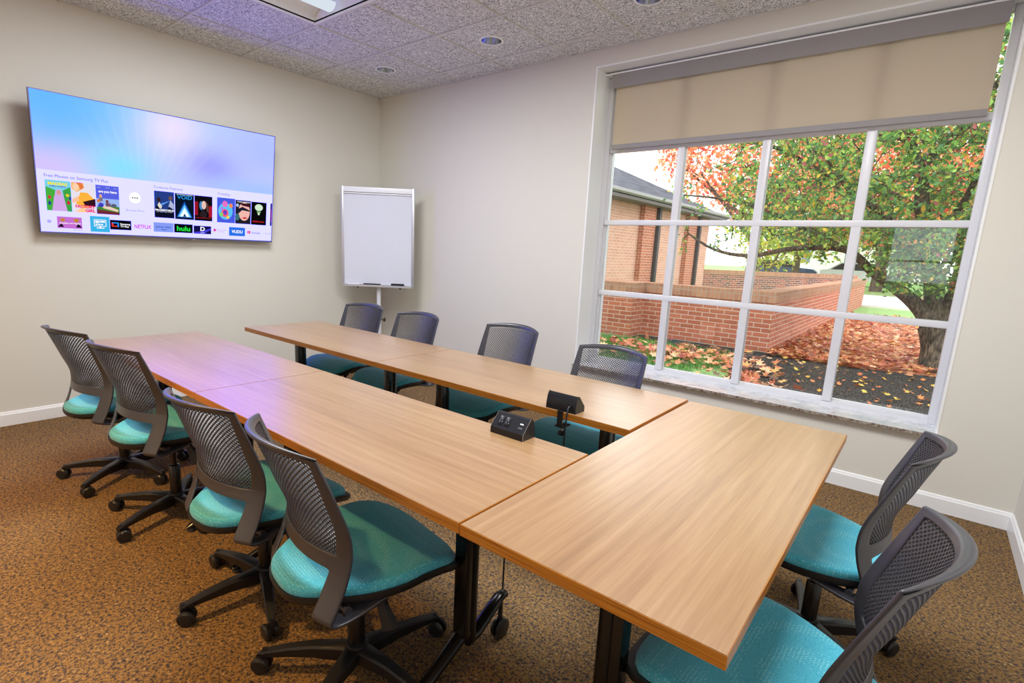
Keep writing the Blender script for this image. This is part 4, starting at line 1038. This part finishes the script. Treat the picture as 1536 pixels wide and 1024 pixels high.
# fallen leaves: five-lobed flat shapes
def litter(name, pts, size, m_, label, cat, rg, upright=.35):
    V_ = []; F = []
    lob = [(0,-.5),(.18,-.12),(.5,-.22),(.32,.08),(.42,.4),(.14,.24),(0,.6),(-.14,.24),(-.42,.4),(-.32,.08),(-.5,-.22),(-.18,-.12)]
    for p in pts:
        s = size*rg.uniform(.6,1.3); E_ = Matrix.Rotation(rg.uniform(0,2*PI),3,'Z') @ Matrix.Rotation(rg.normal()*upright,3,'X') @ Matrix.Rotation(rg.normal()*upright,3,'Y')
        n = len(V_); V_.append((p[0],p[1],p[2]+.012)); cup = rg.uniform(-.1,.3)
        for a, c_ in lob:
            q_ = E_ @ Vector((a*s, c_*s, cup*s*(a*a+c_*c_)*2)); V_.append((p[0]+q_.x, p[1]+q_.y, p[2]+.012+max(q_.z,-.01)))
        for k in range(12): F.append((n, n+1+k, n+1+(k+1)%12))
    me = bpy.data.meshes.new(name); me.from_pydata(V_, [], F); me.update(); o = obj(name, me, m_); tag(o, label, cat, None, 'stuff'); return o
rg = np.random.default_rng(11); pts = []
while len(pts) < 8500:
    x, y = rg.uniform(3.25,9), 4.1+9*rg.random()**1.6
    lim = 4.15 if x < 4.2 else (4.15+(x-4.2)*.6 if x < 6 else 5.2+(x-6)*.25)
    if y < lim-rg.exponential(.12): continue
    pts.append((x,y,GZ+rg.uniform(0,.05)))
litter('fallen_leaves', pts, .085, M['litter'], 'carpet of orange fallen leaves under the tree and along the brick wall', 'leaves', rg)
pts = [(3.55+rg.normal()*.17, 1.75+rg.normal()*.5, GZ+rg.uniform(0,.05)) for _ in range(230)]
pts += [(2.75+rg.normal()*.4, 3.0+rg.normal()*.45, GZ+rg.uniform(.01,.06)) for _ in range(260)]
pts += [(1.8+rg.normal()*.5, 3.0+rg.normal()*.45, GZ+rg.uniform(.01,.06)) for _ in range(200)]
pts += [(1.25+rg.normal()*.08, 4.2+rg.normal()*.08, GZ+rg.uniform(.0,.1)) for _ in range(40)]
pts = [p for p in pts if p[1] > .7 and p[1] < 4.25 and not (p[0] < 1.42 and p[1] > 3.78)]
litter('fallen_leaves', pts, .105, M['litter'], 'scattered big tan and orange maple leaves on the grass strip by the window', 'leaves', rg)
pts = [(rg.uniform(3.4,8), rg.uniform(.6,5.0), GZ) for _ in range(620)]
litter('fallen_leaves', pts, .055, M['litter2'], 'sparse small yellow leaves dotted on the dark mulch', 'leaves', rg)
# grass strip
n = 26000; gx = rg.uniform(-.5,3.7,n); gy = rg.uniform(.5,4.1,n); keep = (gx < 3.15+.25*np.sin(gy*2.2)-.12*np.maximum(0,gy-2.4)**2*2) & (gy < 3.95-.1*np.maximum(0,gx-1.4)) & ~((gx < 1.36) & (gy > 3.84)); gx, gy = gx[keep], gy[keep]; n = len(gx)
a = rg.uniform(0,2*PI,n); hgt = rg.uniform(.04,.09,n); lean = rg.uniform(0,.04,n); wdt = .005
B0 = np.stack([gx+np.cos(a)*wdt, gy+np.sin(a)*wdt, np.full(n,GZ-.02)],1); B1 = np.stack([gx-np.cos(a)*wdt, gy-np.sin(a)*wdt, np.full(n,GZ-.02)],1); TP = np.stack([gx-np.sin(a)*lean, gy+np.cos(a)*lean, GZ+hgt-.02],1)
V_ = np.stack([B0,B1,TP],1).reshape(-1,3); F = np.arange(3*n).reshape(-1,3)
o = obj('grass', mesh_np('grass', V_, F), M['grassb']); tag(o, 'short green grass strip between the window and the brick wall', 'grass', None, 'stuff')

# ------------------------------------------------------------------ light
w = bpy.data.worlds.new('world'); bpy.context.scene.world = w; w.use_nodes = True
bg = w.node_tree.nodes['Background']; bg.inputs[0].default_value = (.93,.96,1,1); bg.inputs[1].default_value = 2.6
def area(name, loc, size, power, colr, rot=(0,0,0), sy=None):
    l = bpy.data.lights.new(name, 'AREA'); l.energy = power; l.color = colr; l.size = size
    if sy: l.shape = 'RECTANGLE'; l.size_y = sy
    o = bpy.data.objects.new(name, l); C.objects.link(o); o.location = loc; o.rotation_euler = rot; return o
area('troffer_light', (4.22,-2.1,H-.02), 1.0, 52, (.97,.98,1))  # fill lamp at the added, unseen troffer
area('troffer_light', (1.78,-2.1,H-.02), 1.0, 44, (.95,.98,1))
for x, y in cans_b:
    l = bpy.data.lights.new('downlight_lamp', 'SPOT'); l.energy = {.828:30, 2.35:250, 3.9:34}[x]; l.color = (1,.58,.2); l.spot_size = R(92); l.spot_blend = .8; l.shadow_soft_size = .06
    o = bpy.data.objects.new('downlight_lamp', l); C.objects.link(o); o.location = (x,y,H-.02)

# ------------------------------------------------------------------ camera
f, cx, cy, yw, pt, ro = 787.19, 747.55, 532.16, 2.2517, -.1985, .0455
cam = bpy.data.cameras.new('camera'); co = bpy.data.objects.new('camera', cam); C.objects.link(co)
fw = Vector((math.cos(yw)*math.cos(pt), math.sin(yw)*math.cos(pt), math.sin(pt))); r_ = fw.cross(Vector((0,0,1))).normalized(); u_ = r_.cross(fw)
r2 = r_*math.cos(ro)+u_*math.sin(ro); u2 = -r_*math.sin(ro)+u_*math.cos(ro)
co.matrix_world = Matrix(((r2.x,u2.x,-fw.x,4.8971),(r2.y,u2.y,-fw.y,-3.8336),(r2.z,u2.z,-fw.z,1.3773),(0,0,0,1)))
cam.sensor_fit = 'HORIZONTAL'; cam.sensor_width = 36; cam.lens = f*36/1536
cam.shift_x = (768-cx)/1536; cam.shift_y = (cy-512)/1536; cam.clip_start = .02; cam.clip_end = 500
sc = bpy.context.scene; sc.camera = co
sc.view_settings.view_transform = 'Standard'; sc.view_settings.look = 'None'; sc.view_settings.gamma = 1; sc.view_settings.exposure = .45
sc.view_settings.use_curve_mapping = False
